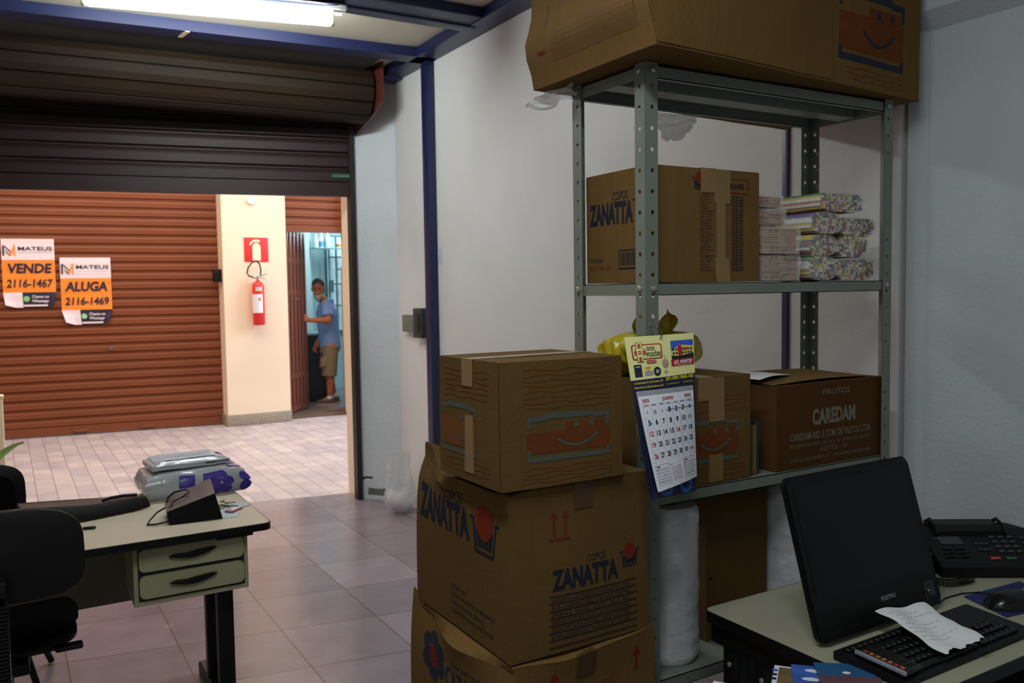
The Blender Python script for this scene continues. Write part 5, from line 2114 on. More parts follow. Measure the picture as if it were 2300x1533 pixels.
g.gbox(-.145, -.095, 0, .145, .095, .034, 12, 0, D_p2)
g.build('body', PG, t)
g = MB()
f2 = lambda u, v: D_p2(Vector((u, v, .034))) + Vector((0, 0, .002))
grect(g, -.13, -.075, .095, .085, f2, 0, 6)
f3 = lambda u, v: D_p2(Vector((u, v, .034))) + Vector((0, 0, .0028))
grect(g, -.06, -.02, .09, -.014, f3, 3, 4)
g.flat([(.10, .09), (.14, .05), (.14, -.04), (.115, -.02)], f3, 1)
f4 = lambda u, v: D_p2(Vector((u, -.095, v))) + Vector((0, -.002, .0))
grect(g, .05, .018, .14, .024, f4, 2, 3)
grect(g, .055, .026, .09, .031, f4, 1, 2)
g.build('label', [mat('grey_label', (188, 194, 204), .45), mat('brown_print', (140, 88, 50), .5), M['inkblack'], mat('label_crease', (150, 156, 166), .5)], t, fix=False)

t = thing('paper_bag', (.53, 3.08, DZ), 'dark brown paper gift bag lying on its side on the left desk', 'bag')
MB_ = mat('mauve_brown_paper', (104, 82, 78), .55)
MB2 = mat('black_glossy_paper', (9, 8, 8), .75, spec=.15)
A, B = Vector((.450, 3.04, DZ + .001)), Vector((.622, 3.028, DZ + .001))
Cc, Dd = Vector((.607, 3.07, DZ + .084)), Vector((.446, 3.07, DZ + .040))
E_, F_ = Vector((.618, 3.20, DZ + .112)), Vector((.458, 3.20, DZ + .050))
G_, H2 = Vector((.640, 3.20, DZ + .001)), Vector((.468, 3.20, DZ + .001))
g = MB()
g.add([A, B, Cc, Dd], [(0, 1, 2, 3)])
mid = (B + Cc + E_ + G_) / 4 + Vector((-.012, 0, 0))
g.add([B, G_, E_, Cc, mid], [(0, 1, 4), (1, 2, 4), (2, 3, 4), (3, 0, 4)])
g.add([A, H2, G_, B], [(0, 1, 2, 3)])
g.build('bag_base', MB2, t)
g = MB()
g.grid(lambda u, v: Dd.lerp(Cc, u).lerp(F_.lerp(E_, u), v) + Vector((0, 0, .002 * math.sin(u * 9) * math.sin(PI * v))), 8, 4)
g.add([A, Dd, F_, H2], [(0, 1, 2, 3)])
g.add([H2, F_, E_, G_], [(0, 1, 2, 3)])
g.build('bag_side', MB_, t)
g = MB()
pt = lambda u, v, h=.003: Dd.lerp(Cc, u).lerp(F_.lerp(E_, u), v) + Vector((0, -h * .5, h))
g.stroke([(0, 0), (1, 1)], .01, lambda x, y: pt(.62 + .01 * x, y, .0015), 0)
g.build('seam', mat('paler_seam', (150, 130, 122), .5), t, fix=False)
for pts in ([pt(.05, .75), pt(.08, .95, .008), pt(.2, .9, .02), pt(.46, .75, .018), pt(.5, .6, .010), pt(.34, .45, .012), pt(.14, .40, .010), pt(.08, .2, .003)],
            [Vector((.455, 3.16, DZ + .035)), Vector((.425, 3.13, DZ + .030)), Vector((.395, 3.10, DZ + .012)), Vector((.385, 3.075, DZ + .005)), Vector((.41, 3.06, DZ + .006)), Vector((.455, 3.055, DZ + .012))]):
    g = MB()
    g.tube(pts, .0034, n=8)
    g.build('handle', M['black'], t)

for (lab, pts, z) in (('pale grey card sheet under the gift bag and keys', [(.600, 3.035), (.672, 3.025), (.700, 3.10), (.697, 3.155), (.64, 3.16)], DZ + .0006),
                      ('second pale sheet pointing right under the red tag', [(.660, 3.13), (.752, 3.165), (.705, 3.235), (.65, 3.18)], DZ + .0018)):
    g = MB()
    g.prism(pts, (0, 0, z), (1, 0, 0), (0, 1, 0), (0, 0, .0008))
    tag(g.build('paper_sheet', mat('pale_grey_paper', (190, 196, 206), .6)), lab, 'paper', 'loose sheets on the left desk')
t = thing('key_bunch', (.655, 3.19, DZ), 'small bunch of keys on the pale sheets beside the bag', 'keys')
g = MB()
ring = [(.655 + .011 * math.cos(2 * PI * k / 14), 3.205 + .011 * math.sin(2 * PI * k / 14), DZ + .006) for k in range(15)]
g.tube(ring, .0012, n=6)
g.build('key_ring', M['chrome'], t)
for k, (a, l) in enumerate(((-.6, .05), (-1.2, .045), (-1.9, .05), (-.1, .04), (1.2, .03))):
    g = MB()
    c, s = math.cos(a), math.sin(a)
    o = Vector((.655 + .011 * c, 3.205 + .011 * s, DZ + .0032 + .0025 * k))
    u, v = Vector((c, s, 0)), Vector((-s, c, 0))
    g.prism([(0, -.008), (.012, -.009), (.016, -.003), (l, -.003), (l, .0), (l - .004, .003), (l - .01, .001), (.016, .003), (.012, .009), (0, .008)], o, u, v, (0, 0, .002))
    g.build('key', mat('dark_key', (84, 78, 70), .35, metal=.6), t)
t = thing('luggage_tag', (.678, 3.125, DZ + .003), 'small red and white tag lying on the pale sheets', 'tag')
g = MB()
g.T = Matrix.Translation((.680, 3.118, DZ + .003)) @ Matrix.Rotation(.75, 4, 'Z')
g.box(-.034, -.017, 0, .034, .017, .004, bev=.002)
g.build('body', mat('red_tag', (190, 44, 52), .4), t)
g = MB()
g.T = Matrix.Translation((.680, 3.118, DZ + .003)) @ Matrix.Rotation(.75, 4, 'Z')
g.box(-.018, -.011, .004, .026, .012, .0048)
g.build('label', M['paper'], t)
t = thing('pocket_knife', (.205, 3.145, DZ), 'small dark pocket tool on the left desk beside the chair back', 'tool')
g = MB()
g.obb((.214, 3.142, DZ + .006), Matrix.Rotation(-.15, 3, 'Z'), .040, .010, .010, bev=.004)
g.build('handle', M['black'], t)
g = MB()
g.obb((.183, 3.147, DZ + .006), Matrix.Rotation(-.15, 3, 'Z'), .024, .012, .008, bev=.003)
g.build('end_piece', mat('copper_end', (176, 112, 92), .35), t)

# ================================================================ OFFICE CHAIR (back towards us)
t = thing('office_chair', (-.05, 2.75, 0), 'black office chair with ribbed back support pushed up to left desk', 'chair')
g = MB()


def back(p):
    # local: x width, z height, y thickness
    return p


def superpt(a, rx, rz, e):
    c, s = math.cos(a), math.sin(a)
    return rx * abs(c) ** e * (1 if c > 0 else -1), rz * abs(s) ** e * (1 if s > 0 else -1)


def cushion(mb, cx, cz, rx, rz, e, y0, y1, curve, inset=.02, n=40, m=0):
    rings = [(.0, y0, .2), (.7, y0, .7), (.92, y0 + .004, .92), (1.0, lerp(y0, y1, .35), 1.0), (1.0, lerp(y0, y1, .7), 1.0), (.93, y1, .93), (.6, y1 + .006, .6), (0, y1 + .008, .2)]
    vs_, fs = [], []
    for (sc_, y, _) in rings:
        for k in range(n):
            x, z = superpt(2 * PI * k / n, rx, rz, e)
            sc2 = max(sc_, .01)
            vs_.append((cx + x * sc2, y + curve * (x * sc2) ** 2, cz + z * sc2))
    for i in range(len(rings) - 1):
        for k in range(n):
            a, b = i * n + k, i * n + (k + 1) % n
            fs.append((a, b, b + n, a + n))
    mb.add(vs_, fs, m, True)


BC = (-.052, .845)
cushion(g, BC[0], BC[1], .205, .118, .55, 2.455, 2.475, -.55)
g.build('back_shell', M['black'], t)
g = MB()
cushion(g, BC[0], BC[1], .200, .112, .55, 2.478, 2.520, -.55)
g.build('back_cushion', M['blackmat'], t)
g = MB()
cushion(g, -.048, 2.93, .205, .155, .62, 0, .055, .25)
g.v = [Vector((p.x, p.z, .49 + p.y * 1.0 + (.02 * ((p.z - 2.93) / .15) ** 2 * (-1 if p.z > 2.93 else 1)))) for p in g.v]
g.build('seat_cushion', M['blackmat'], t)
g = MB()
cushion(g, -.048, 2.93, .200, .150, .62, 0, .03, .2)
g.v = [Vector((p.x, p.z, .455 + p.y)) for p in g.v]
g.build('seat_shell', M['black'], t)
g = MB()
for k in range(26):
    z = .49 + k * .0098
    g.box(-.052 - .030, 2.405 - .0, z, -.052 + .030, 2.452, z + .0062, bev=.003)
g.box(-.074, 2.412, .44, -.030, 2.448, .76)
g.box(-.088, 2.40, .41, -.016, 2.46, .50, bev=.012)
g.box(-.082, 2.412, .72, -.022, 2.470, .80, bev=.008)
g.build('ribbed_support', M['black'], t)
g = MB()
g.box(-.085, 2.43, .42, -.02, 2.90, .45, bev=.006)
g.box(-.13, 2.74, .425, .02, 2.96, .46, bev=.008)
g.tube([(-.055, 2.85, .43), (-.055, 2.85, .20)], .024, n=16)
g.tube([(-.055, 2.85, .24), (-.055, 2.85, .09)], .034, n=16)
g.build('column', M['black'], t)
g = MB()
g.tube([(.0, 2.80, .462), (.10, 2.795, .468)], .006, n=8)
g.box(.085, 2.775, .458, .160, 2.815, .474, bev=.007)
g.build('lever', M['black'], t)
for k in range(5):
    a = 2 * PI * k / 5 + .35
    d = Vector((math.cos(a), math.sin(a), 0))
    c0 = Vector((-.055, 2.85, .105))
    g = MB()
    g.tube([c0, c0 + d * .14 - Vector((0, 0, .01)), c0 + d * .28 - Vector((0, 0, .028))], [.024, .020, .015], n=10)
    lg = g.build('base_leg', M['black'], t)
    g = MB()
    cc = c0 + d * .275
    g.lathe([(.012, -.022), (.024, -.02), (.024, -.003), (.010, -.003), (.010, .003), (.024, .003), (.024, .02), (.012, .022)], (0, 0, 0), axis='X', n=16)
    rz = Matrix.Rotation(a + PI / 2, 3, 'Z')
    g.v = [rz @ p + Vector((cc.x, cc.y, .025)) for p in g.v]
    g.tube([(cc.x, cc.y, .045), (cc.x, cc.y, .075)], .006, n=8)
    g.build('caster', M['black'], lg)

# black visitor chair on the far side of the desk
t = thing('visitor_chair', (-.17, 3.92, 0), 'black visitor chair on the far side of the left desk', 'chair')
g = MB()
cushion(g, -.19, .70, .235, .135, .5, 3.96, 3.985, -.45)
g.build('backrest', M['black'], t)
g = MB()
cushion(g, -.19, .70, .195, .098, .5, 3.945, 3.955, -.45)
g.build('back_pad', M['blackmat'], t)
g = MB()
cushion(g, -.19, 3.78, .21, .20, .6, 0, .04, .1)
g.v = [Vector((p.x, p.z, .41 + p.y)) for p in g.v]
g.build('seat', M['blackmat'], t)
for (a, b) in (((-.02, 3.70, .415), (.105, 3.915, .008)), ((-.04, 3.60, .415), (.055, 3.60, .008)), ((-.34, 3.70, .415), (-.46, 3.915, .008)), ((-.34, 3.60, .415), (-.43, 3.60, .008))):
    g = MB()
    g.tube([a, b], .0125, n=12)
    lg = g.build('leg', M['black'], t)
for x in (-.09, -.29):
    g = MB()
    g.tube([(x, 3.80, .41), (x, 3.975, .44), (x, 3.99, .60)], .010, n=10)
    g.build('back_bracket', M['black'], t)
t = thing('fabric_tassel', (.085, 3.5, DZ), 'small dark knotted strap end on the desk beside visitor chair back', 'strap')
g = MB()
for k in range(5):
    g.tube([(.055, 3.50, DZ + .03 - .004 * k), (.07 + .006 * k, 3.495, DZ + .022 - .003 * k), (.085 + .004 * k, 3.48, DZ + .004)], .0035, n=6)
g.build('strands', M['blackmat'], t)

# ================================================================ RIGHT DESK
RX0, RX1, RY0, RY1 = 1.425, 2.425, .95, 1.512
t = thing('corner_desk', (1.92, 1.23, 0), 'beige topped desk with black edge and legs under the screen', 'desk')
g = MB()
g.prism(rrect(RX0 + .003, RY0 + .003, RX1, RY1 - .003, .02), (0, 0, DZ - .02), (1, 0, 0), (0, 1, 0), (0, 0, .02))
g.build('desktop', mat('worn_beige_laminate', (158, 156, 134), .5, var=.06, vscale=5), t)
g = MB()
oe, ie = rrect(RX0 - .001, RY0 - .001, RX1 + .001, RY1 + .001, .024, 6), rrect(RX0 + .005, RY0 + .005, RX1 - .005, RY1 - .005, .018, 6)
n = len(oe)
for k in range(n):
    k2 = (k + 1) % n
    a, b, c, d = oe[k], oe[k2], ie[k2], ie[k]
    za, zb = DZ - .026, DZ - .001
    g.add([(a[0], a[1], za), (b[0], b[1], za), (b[0], b[1], zb), (a[0], a[1], zb), (d[0], d[1], za), (c[0], c[1], za), (c[0], c[1], zb + .0006), (d[0], d[1], zb + .0006)],
          [(0, 1, 2, 3), (3, 2, 6, 7), (4, 5, 1, 0)], 0, True)
g.build('edge_band', M['black'], t)
g = MB()
g.box(RX0 + .012, RY0 + .03, DZ - .075, RX0 + .055, RY1 - .02, DZ - .026)
g.box(RX0 + .05, RY1 - .06, DZ - .3, RX1 - .04, RY1 - .045, DZ - .026)
g.build('under_rail', M['black'], t)
for y in (RY1 - .075, RY1 - .175):
    g = MB()
    g.box(RX0 + .018, y - .022, .05, RX0 + .055, y + .022, DZ - .07, bev=.003)
    lg = g.build('leg', M['black'], t)
    g = MB()
    g.lathe([(.003, -.004), (.006, -.003), (.006, .001)], (RX0 + .018, y, .605), axis='X', n=12)
    g.build('bolt', M['bolt'], lg)
g = MB()
g.box(RX0 + .018, RY0 + .05, 0, RX0 + .055, RY1 - .03, .05, bev=.006)
g.build('foot', M['black'], t)
g = MB()
g.box(RX1 - .08, RY0 + .06, 0, RX1 - .045, RY1 - .05, DZ - .026)
g.build('end_panel', M['black'], t)

# ---- screen
t = thing('monitor', (1.69, 1.24, DZ), 'black flat screen tilted back on the right desk', 'screen')
mu_ = Vector((1.0, .01, .004)).normalized()
mv_ = Vector((-.09, .28, .955))
mv_ = (mv_ - mu_ * mv_.dot(mu_)).normalized()
mn_ = mu_.cross(mv_).normalized()          # towards the viewer
MOo = Vector((1.468, 1.2, DZ + .009))
MW, MH = .445, .358


def mfn(off=0.0):
    return lambda x, y: MOo + mu_ * x + mv_ * y + mn_ * off


g = MB()
g.prism(rrect(0, 0, MW, MH, .022, 6), MOo, mu_, mv_, -mn_ * .010)
g.prism(rrect(.004, .004, MW - .004, MH - .004, .02, 6), MOo, mu_, mv_, mn_ * .004)
g.build('housing', mat('matte_black_housing', (11, 11, 12), .5, spec=.3), t)
g = MB()
g.prism(rrect(.06, .05, MW - .05, MH - .04, .03, 6), MOo - mn_ * .010, mu_, mv_, -mn_ * .045)
g.build('rear_bulge', M['black'], t)
g = MB()
g.prism(rrect(.020, .085, MW - .024, MH - .022, .004, 3), MOo + mn_ * .0041, mu_, mv_, mn_ * .0006)
g.build('display', mat('dark_glass', (8, 9, 10), .35, spec=.3), t)
g = MB()
g.prism([(.02, .003), (MW - .02, .003), (MW - .03, .022), (.03, .022)], MOo + mn_ * .004, mu_, mv_, mn_ * .003)
g.build('lower_lip', M['black'], t)
g = MB()
g.text('POSITIVO', mfn(.0048), .225, .048, .010, 0, width=.052, bold=.02, shear=.1)
g.build('lettering', mat('silver_letters', (150, 154, 160), .4), t, fix=False)
g = MB()
g.prism(rrect(MW - .062, .020, MW - .022, .060, .004, 3), MOo + mn_ * .004, mu_, mv_, mn_ * .0012)
g.build('button_plate', mat('glossy_black', (12, 12, 14), .15), t)
g = MB()
c = mfn(.005)(MW - .041, .034)
g.tube([c, c + mn_ * .004], [.011, .009], n=18)
g.build('power_button', mat('glossy_button', (40, 40, 46), .12), t)
g = MB()
g.obb(MOo + mu_ * MW / 2 + mv_ * .20 - mn_ * .075 - Vector((0, 0, .0)), Matrix.Rotation(.3, 3, 'X'), .10, .05, .12, bev=.01)
g.build('stand_neck', M['black'], t)
g = MB()
g.prism(rrect(1.66, 1.27, 1.83, 1.40, .03), (0, 0, DZ + .001), (1, 0, 0), (0, 1, 0), (0, 0, .014))
g.prism([(1.31, .01), (1.39, .01), (1.37, .20), (1.34, .20)], (1.71, 0, DZ), (0, 1, 0), (0, 0, 1), (.06, 0, 0))
g.build('stand_base', M['black'], t)

# ---- keyboard
t = thing('keyboard', (1.69, 1.075, DZ), 'black keyboard lying in front of the screen', 'keyboard')
KM = mat('keyboard_black', (14, 14, 18), .5, spec=.3)
KT = Matrix.Translation((1.455, .992, DZ)) @ Matrix.Rotation(.012, 4, 'Z')
g = MB()
g.T = KT
g.prism([(0, .002), (.160, .002), (.160, .019), (.155, .021), (.006, .012), (0, .009)], (0, 0, 0), (0, 1, 0), (0, 0, 1), (.475, 0, 0))
g.build('case', KM, t)
rows = [(.012, [1.2, 1, 1.2, 5.5, 1.2, 1, 1, 1.2]), (.036, [2.1] + [1] * 10 + [2.2]), (.058, [1.7] + [1] * 11 + [1.6]), (.080, [1.4] + [1] * 12 + [1.0]), (.102, [1] * 13 + [1.6]), (.132, [1] * 14)]
for ry, ws in rows:
    tot = sum(ws)
    x = .014
    for w in ws:
        kw = w / tot * .268
        g = MB()
        g.T = KT @ Matrix.Translation((x, ry, .0122 + ry * .058)) @ Matrix.Rotation(.058, 4, 'X')
        g.box(.0012, .001, 0, kw - .0012, .018, .006, bev=.0018, seg=1)
        g.build('key', M['black'], t)
        x += kw
for (bx, cols_, rows_) in ((.292, 3, (.012, .036, .102, .132)), (.356, 4, (.012, .036, .058, .080, .102))):
    for ry in rows_:
        for c_ in range(cols_):
            if len([o for o in t.children if o.name.startswith('key')]) >= 98:
                continue
            g = MB()
            g.T = KT @ Matrix.Translation((bx + c_ * .020, ry, .0122 + ry * .058)) @ Matrix.Rotation(.058, 4, 'X')
            g.box(.0012, .001, 0, .0185, .018, .006, bev=.0018, seg=1)
            g.build('key', M['black'], t)

# ---- torn note on the keyboard
g = MB()
NP = [Vector(p) for p in ((1.640, 1.175, .752), (1.800, 1.172, .756), (1.725, 1.012, .752), (1.612, .985, .748))]
A4 = (Vector((1.636, 1.188, .753)), Vector((1.792, 1.170, .757)), Vector((1.724, .988, .748)), Vector((1.612, 1.010, .744)))


def note(u, v):
    a = A4[0].lerp(A4[1], u)
    b = A4[3].lerp(A4[2], u)
    p = a.lerp(b, v)
    tear = .004 * math.sin(u * 17 + 1) + .002 * math.sin(u * 41)
    p += (b - a).normalized() * tear * v ** 3
    p += (A4[1] - A4[0]).normalized() * (.004 * math.sin(v * 17) * (u - .5))
    p += Vector((0, 0, .009 + .005 * math.sin(v * 5 + u * 3) + .012 * max(0, 1 - (u * 1.6 + v * 1.2)) + .003 * math.sin(u * 9)))
    return p


t = thing('paper_note', (1.70, 1.09, .745), 'torn handwritten paper note lying across the black keyboard', 'paper')
g.sheet(note, 26, 26, .0006, (0, 0, 1))
g.build('sheet', M['paper'], t)
g = MB()
rnd = random.Random(5)
for k in range(8):
    v = .14 + k * .085
    u = .10 + .04 * math.sin(k)
    while u < .62 + .2 * math.sin(k * 2.3):
        l = rnd.uniform(.05, .13)
        pts = [(u + l * q / 6, v + .006 * rnd.uniform(-1, 1)) for q in range(7)]
        g.stroke(pts, .0045, lambda x, y: note(x, y) + Vector((0, 0, .0012)), 0)
        u += l + .03
g.build('handwriting', mat('pencil_grey', (150, 156, 170), .7), t, fix=False)

# ---- calculator resting on the keyboard
t = thing('calculator', (1.495, 1.05, .74), 'dark calculator with silver edge and orange keys on the keyboard', 'calculator')
CTm = Matrix.Translation((1.466, .995, .741)) @ Matrix.Rotation(math.radians(92), 4, 'Z') @ Matrix.Rotation(-.05, 4, 'Y')
g = MB()
g.T = CTm
g.box(0, -.058, 0, .112, -.003, .009, bev=.003)
g.build('body', mat('calculator_black', (24, 22, 22), .35), t)
g = MB()
g.T = CTm
g.box(-.001, -.004, .001, .113, .001, .0105, bev=.002)
g.build('silver_edge', mat('silver_plastic', (176, 178, 190), .25, metal=.5), t)
for k in range(7):
    g = MB()
    g.T = CTm
    x = .010 + k * .0135
    g.box(x, -.017, .009, x + .0095, -.008, .0105, bev=.0008, seg=1)
    g.build('key', mat('orange_key', ((150, 46, 30) if k in (1, 6) else (176, 98, 34)), .45), t)
for r_i in range(3):
    for k in range(6):
        g = MB()
        g.T = CTm
        x = .010 + k * .0155
        g.box(x, -.029 - r_i * .011, .009, x + .010, -.021 - r_i * .011, .0105, bev=.0008, seg=1)
        g.build('key', M['black'], t)

# ---- mouse and blue pad
g = MB()
g.prism([(1.975, 1.085), (2.19, 1.055), (2.24, 1.20), (2.02, 1.215)], (0, 0, DZ), (1, 0, 0), (0, 1, 0), (0, 0, .003))
tag(g.build('mouse_pad', mat('navy_pad', (30, 40, 92), .7)), 'dark blue mat under the computer mouse', 'mouse pad')
t = thing('computer_mouse', (2.045, 1.125, DZ + .003), 'black computer mouse on the dark blue mat', 'mouse')
g = MB()
MT = Matrix.Translation((2.05, 1.115, DZ + .003)) @ Matrix.Rotation(math.radians(-28), 4, 'Z') @ Matrix.Scale(1.18, 4)


def mouse(u, v):
    x = (v - .5) * .112
    hw = .031 * (1 - (abs(2 * v - 1)) ** 3.2) ** .5
    a = PI * u
    hh = .034 * (1 - (abs(2 * (v - .06) - 1)) ** 2.6 * .97) ** .6 if 0 <= v <= 1 else 0
    return MT @ Vector((x, -hw * math.cos(a), max(0, hh.real if isinstance(hh, complex) else hh) * math.sin(a) ** .8))


g.grid(mouse, 18, 20)
g.build('body', mat('mouse_black', (22, 22, 24), .25), t)
g = MB()
g.T = MT
g.lathe([(.007, -.004), (.009, -.002), (.009, .002), (.007, .004)], (.03, 0, .0285), axis='Y', n=14)
g.build('wheel', mat('wheel_grey', (120, 124, 130), .3), t)
g = MB()
g.tube([(2.075, 1.175, .730), (2.07, 1.205, .726), (2.03, 1.228, .7235), (1.97, 1.232, .7225), (1.93, 1.222, .7225)], .002, n=6)
g.build('cable', M['black'], t)

# ---- fax telephone
t = thing('fax_phone', (2.25, 1.37, DZ), 'black fax telephone by the grey wall on the right desk', 'telephone')
fu = Vector((.838, -.545, 0))
fv = Vector((.545, .838, 0))
FT = Matrix(((fu.x, fv.x, 0, 2.102), (fu.y, fv.y, 0, 1.325), (0, 0, 1, DZ), (0, 0, 0, 1)))
FW, FD = .30, .205


def fz(y):
    return .036 + (y - .012) / (FD * .72 - .012) * .056


FM = mat('fax_black', (14, 14, 15), .5, spec=.3)
g = MB()
g.T = FT
g.prism([(0, .004), (FD * .9, .004), (FD, .02), (FD, .085), (FD - .01, .095), (FD * .72, .092), (.012, .036), (0, .030)], (0, 0, 0), (0, 1, 0), (0, 0, 1), (FW, 0, 0))
g.build('body', FM, t)


g = MB()
g.T = FT
g.prism([(FD * .60, .082), (FD * .95, .096), (FD * .95, .106), (FD * .72, .104), (FD * .60, .092)], (.045, 0, 0), (0, 1, 0), (0, 0, 1), (.175, 0, 0))
g.build('paper_cover', M['black'], t)
for x in (.04, .225):
    g = MB()
    g.T = FT
    g.tube([(x, FD * .58, .084), (x + .002, FD * .66, .102), (x + .002, FD * .85, .112), (x, FD * .97, .098)], .005, n=8)
    g.build('paper_guide', M['black'], t)
for x in (.075, .17, .19):
    g = MB()
    g.T = FT
    g.box(x, FD - .02, .094, x + .008, FD - .008, .104, bev=.002)
    g.build('tab', M['black'], t)
g = MB()
g.T = FT
g.prism([(.084, fz(.084) + .0005), (.112, fz(.112) + .0005), (.112, fz(.112) + .002), (.084, fz(.084) + .002)], (.035, 0, 0), (0, 1, 0), (0, 0, 1), (.06, 0, 0))
g.build('display', mat('lcd_grey', (52, 56, 54), .2), t)
sl = math.atan(.056 / (FD * .72 - .012))


def fkey(x, y, w, h, mt, nm='button'):
    g = MB()
    g.T = FT @ Matrix.Translation((x, y, fz(y))) @ Matrix.Rotation(sl, 4, 'X')
    g.box(0, 0, -.001, w, h, .004, bev=.0012, seg=1)
    g.build(nm, mt, t)


GK = mat('fax_key', (58, 58, 62), .4)
for r_i in range(4):
    for c_i in range(3):
        fkey(.175 + c_i * .024, .052 + r_i * .0185, .015, .008, GK)
for r_i in range(3):
    for c_i in range(2):
        fkey(.030 + c_i * .034, .034 + r_i * .0145, .024, .006, M['black'])
for r_i in range(2):
    for c_i in range(3):
        fkey(.125 + c_i * .013, .060 + r_i * .022, .009, .006, GK)
fkey(.140, .026, .026, .008, mat('red_key', (196, 62, 52), .4), 'red_button')
fkey(.182, .026, .026, .008, mat('green_key', (52, 104, 60), .4), 'green_button')
for r_i in range(4):
    fkey(.255, .045 + r_i * .02, .032, .006, GK)
g = MB()
g.T = FT
g.text('PANASONIC', lambda x, y: Vector((x, FD * .50 + y, fz(FD * .50) + .002 + y * .4)), .022, 0, .005, 0, width=.04)
g.build('lettering', mat('pale_print', (130, 132, 134), .5), t, fix=False)
g = MB()
g.T = FT
g.prism(rrect(-.058, .02, -.008, .20, .02), (0, 0, .030), (1, 0, 0), (0, 1, 0), (0, 0, .026))
g.prism(rrect(-.055, .03, 0.0, .19, .01), (0, 0, .003), (1, 0, 0), (0, 1, 0), (0, 0, .027))
g.build('handset', M['black'], t)
g = MB()
pts = []
N = 230
C0, C1, C2, C3 = Vector((2.055, 1.36, DZ + .020)), Vector((1.99, 1.27, DZ + .012)), Vector((2.08, 1.262, DZ + .012)), Vector((2.135, 1.262, DZ + .012))
for k in range(N):
    q = k / (N - 1)
    c = C0 * (1 - q) ** 3 + C1 * 3 * q * (1 - q) ** 2 + C2 * 3 * q * q * (1 - q) + C3 * q ** 3
    a = q * 2 * PI * 24
    pts.append(c + Vector((.35 * math.cos(a), .9 * math.cos(a), 0)).normalized() * 0 + Vector((.3, .95, 0)) * .0085 * math.cos(a) + UP * .0085 * math.sin(a))
g.tube(pts, .0016, n=5)
g.build('coiled_cord', M['black'], t)

# ---- magazines at the lower edge, on a stool beside the desk
t = thing('stool', (1.20, .98, 0), 'low stool beside the desk carrying the magazines', 'stool')
g = MB()
g.box(1.02, .80, .67, 1.36, 1.14, .70, bev=.008)
g.build('seat', M['black'], t)
for (x, y) in ((1.05, .83), (1.33, .83), (1.05, 1.11), (1.33, 1.11)):
    g = MB()
    g.tube([(x, y, .675), (x + (x - 1.19) * .15, y + (y - .97) * .15, 0)], .014, n=10)
    g.build('leg', M['black'], t)
MG = [mat('cover_white', (226, 226, 230), .4), mat('cover_blue', (60, 96, 178), .4, var=.5, vscale=16), mat('cover_brown', (110, 92, 62), .5, var=.4, vscale=24),
      mat('cover_teal', (40, 88, 130), .4), mat('cover_maroon', (96, 66, 76), .5, var=.2, vscale=18), mat('cover_navy', (40, 36, 70), .4)]


def mag(lab, c, rot, w, h, z, th, mts, deco):
    o = thing('magazine', (c[0], c[1], z), lab, 'magazine', 'magazines on the stool')
    T = Matrix.Translation((c[0], c[1], z)) @ Matrix.Rotation(rot, 4, 'Z')
    g = MB()
    g.T = T
    g.box(-w / 2, -h / 2, 0, w / 2, h / 2, th)
    g.build('pages', mts[0], o)
    g = MB()
    g.T = T
    fn = lambda x, y: Vector((x, y, th + .0006))
    deco(g, fn)
    g.build('cover_picture', mts, o, fix=False)


mag('white edged magazine with brown picture, left under the desk edge', (1.319, 1.104), -.91, .14, .20, .701, .006, [MG[0], MG[2], MG[5], MG[1]],
    lambda g, f: (grect(g, -.06, -.09, .07, .092, f, 1, 4), grect(g, -.073, .05, -.062, .06, f, 2, 1), grect(g, -.073, .07, -.062, .08, f, 3, 1), grect(g, -.073, .03, -.062, .04, f, 2, 1)))
mag('blue sky covered magazine in the middle of the pile', (1.352, 1.082), -.80, .13, .19, .708, .006, [MG[1], MG[0], MG[5]],
    lambda g, f: (g.disc(-.02, .07, .02, .008, f, 1), g.disc(.02, .05, .024, .009, f, 1), g.disc(-.03, .03, .018, .008, f, 1), g.disc(.035, .02, .016, .007, f, 1)))
mag('teal and maroon magazine at the right of the pile', (1.393, 1.062), -.66, .11, .16, .7215, .004, [MG[3], MG[4], MG[0]],
    lambda g, f: (grect(g, -.06, -.085, .06, .02, f, 1, 3), g.disc(.0, .035, .008, .006, f, 2)))
t = thing('loose_paper', (1.17, 1.08, .70), 'white paper corner on the stool at the lower edge', 'paper')
g = MB()
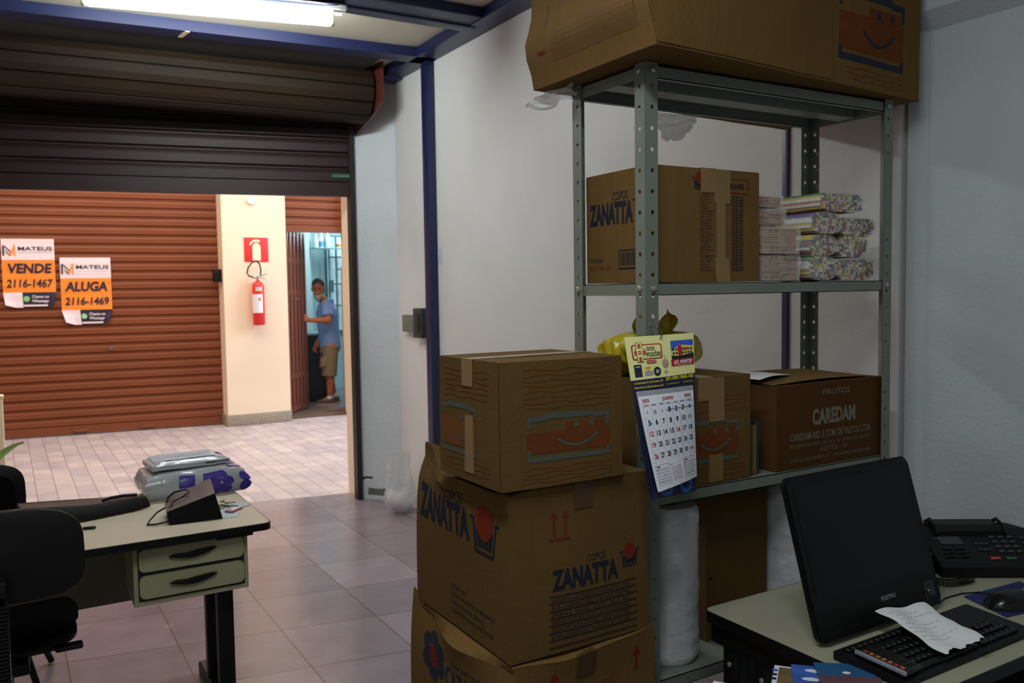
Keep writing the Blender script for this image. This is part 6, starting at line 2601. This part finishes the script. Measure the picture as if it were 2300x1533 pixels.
g.prism([(1.08, .95), (1.20, .93), (1.235, 1.20), (1.205, 1.245), (1.11, 1.17)], (0, 0, .7005), (1, 0, 0), (0, 1, 0), (0, 0, .001))
g.build('sheet', M['paper'], t)

# ================================================================ WALL AND FLOOR SMALL THINGS
t = thing('socket_box', (2.39, 5.25, 1.2), 'dark switch box with grey plate on the white wall by the blue post', 'socket')
g = MB()
g.box(2.352, 5.215, 1.222, 2.3935, 5.43, 1.338, bev=.003)
g.build('plate', mat('grey_green_plate', (112, 118, 102), .5), t)
g = MB()
g.box(2.335, 5.08, 1.19, 2.3935, 5.213, 1.385, bev=.006)
g.build('box', mat('dark_grey_box', (52, 54, 52), .5), t)
g = MB()
g.box(2.328, 5.10, 1.225, 2.334, 5.16, 1.35, bev=.002)
g.build('cover', M['dark'], t)
g = MB()
g.box(2.391, 4.872, 1.665, 2.3938, 4.928, 1.762)
tag(g.build('paper_notice', mat('pale_lilac_paper', (206, 204, 216), .6)), 'small pale paper notice beside the far blue post', 'paper')

t = thing('plastic_bag', (2.27, 5.30, 0), 'clear plastic bag with white contents on the floor in the far corner', 'bag')
g = MB()


def cbag(u, v):
    a = 2 * PI * u
    if v < .55:
        q = v / .55
        r = (.03 + .085 * math.sin(PI * (q * .62 + .12)) ** .8)
        z = .012 + .15 * q
    else:
        q = (v - .55) / .45
        r = lerp(.092, .075, q)
        z = .162 + .24 * q
    w = 1 + .10 * math.sin(3 * a + v * 7) + .06 * math.sin(7 * a - v * 13)
    return Vector((2.262 + r * w * math.cos(a), 5.32 + r * w * math.sin(a) * (1 if v < .55 else lerp(1, .35, (v - .55) / .45)), z))


g.grid(cbag, 30, 18)
g.build('film', film('bag_film', (232, 234, 236), .45, .15), t)
g = MB()
for k in range(5):
    a = k * 1.3
    ellip(g, (2.262 + .035 * math.cos(a), 5.32 + .035 * math.sin(a), .058 + .022 * (k % 2)), Vector((1, 0, 0)), .045, Vector((0, 1, 0)), .042, UP, .044, 14)
g.build('contents', mat('white_contents', (214, 210, 208), .6), t)
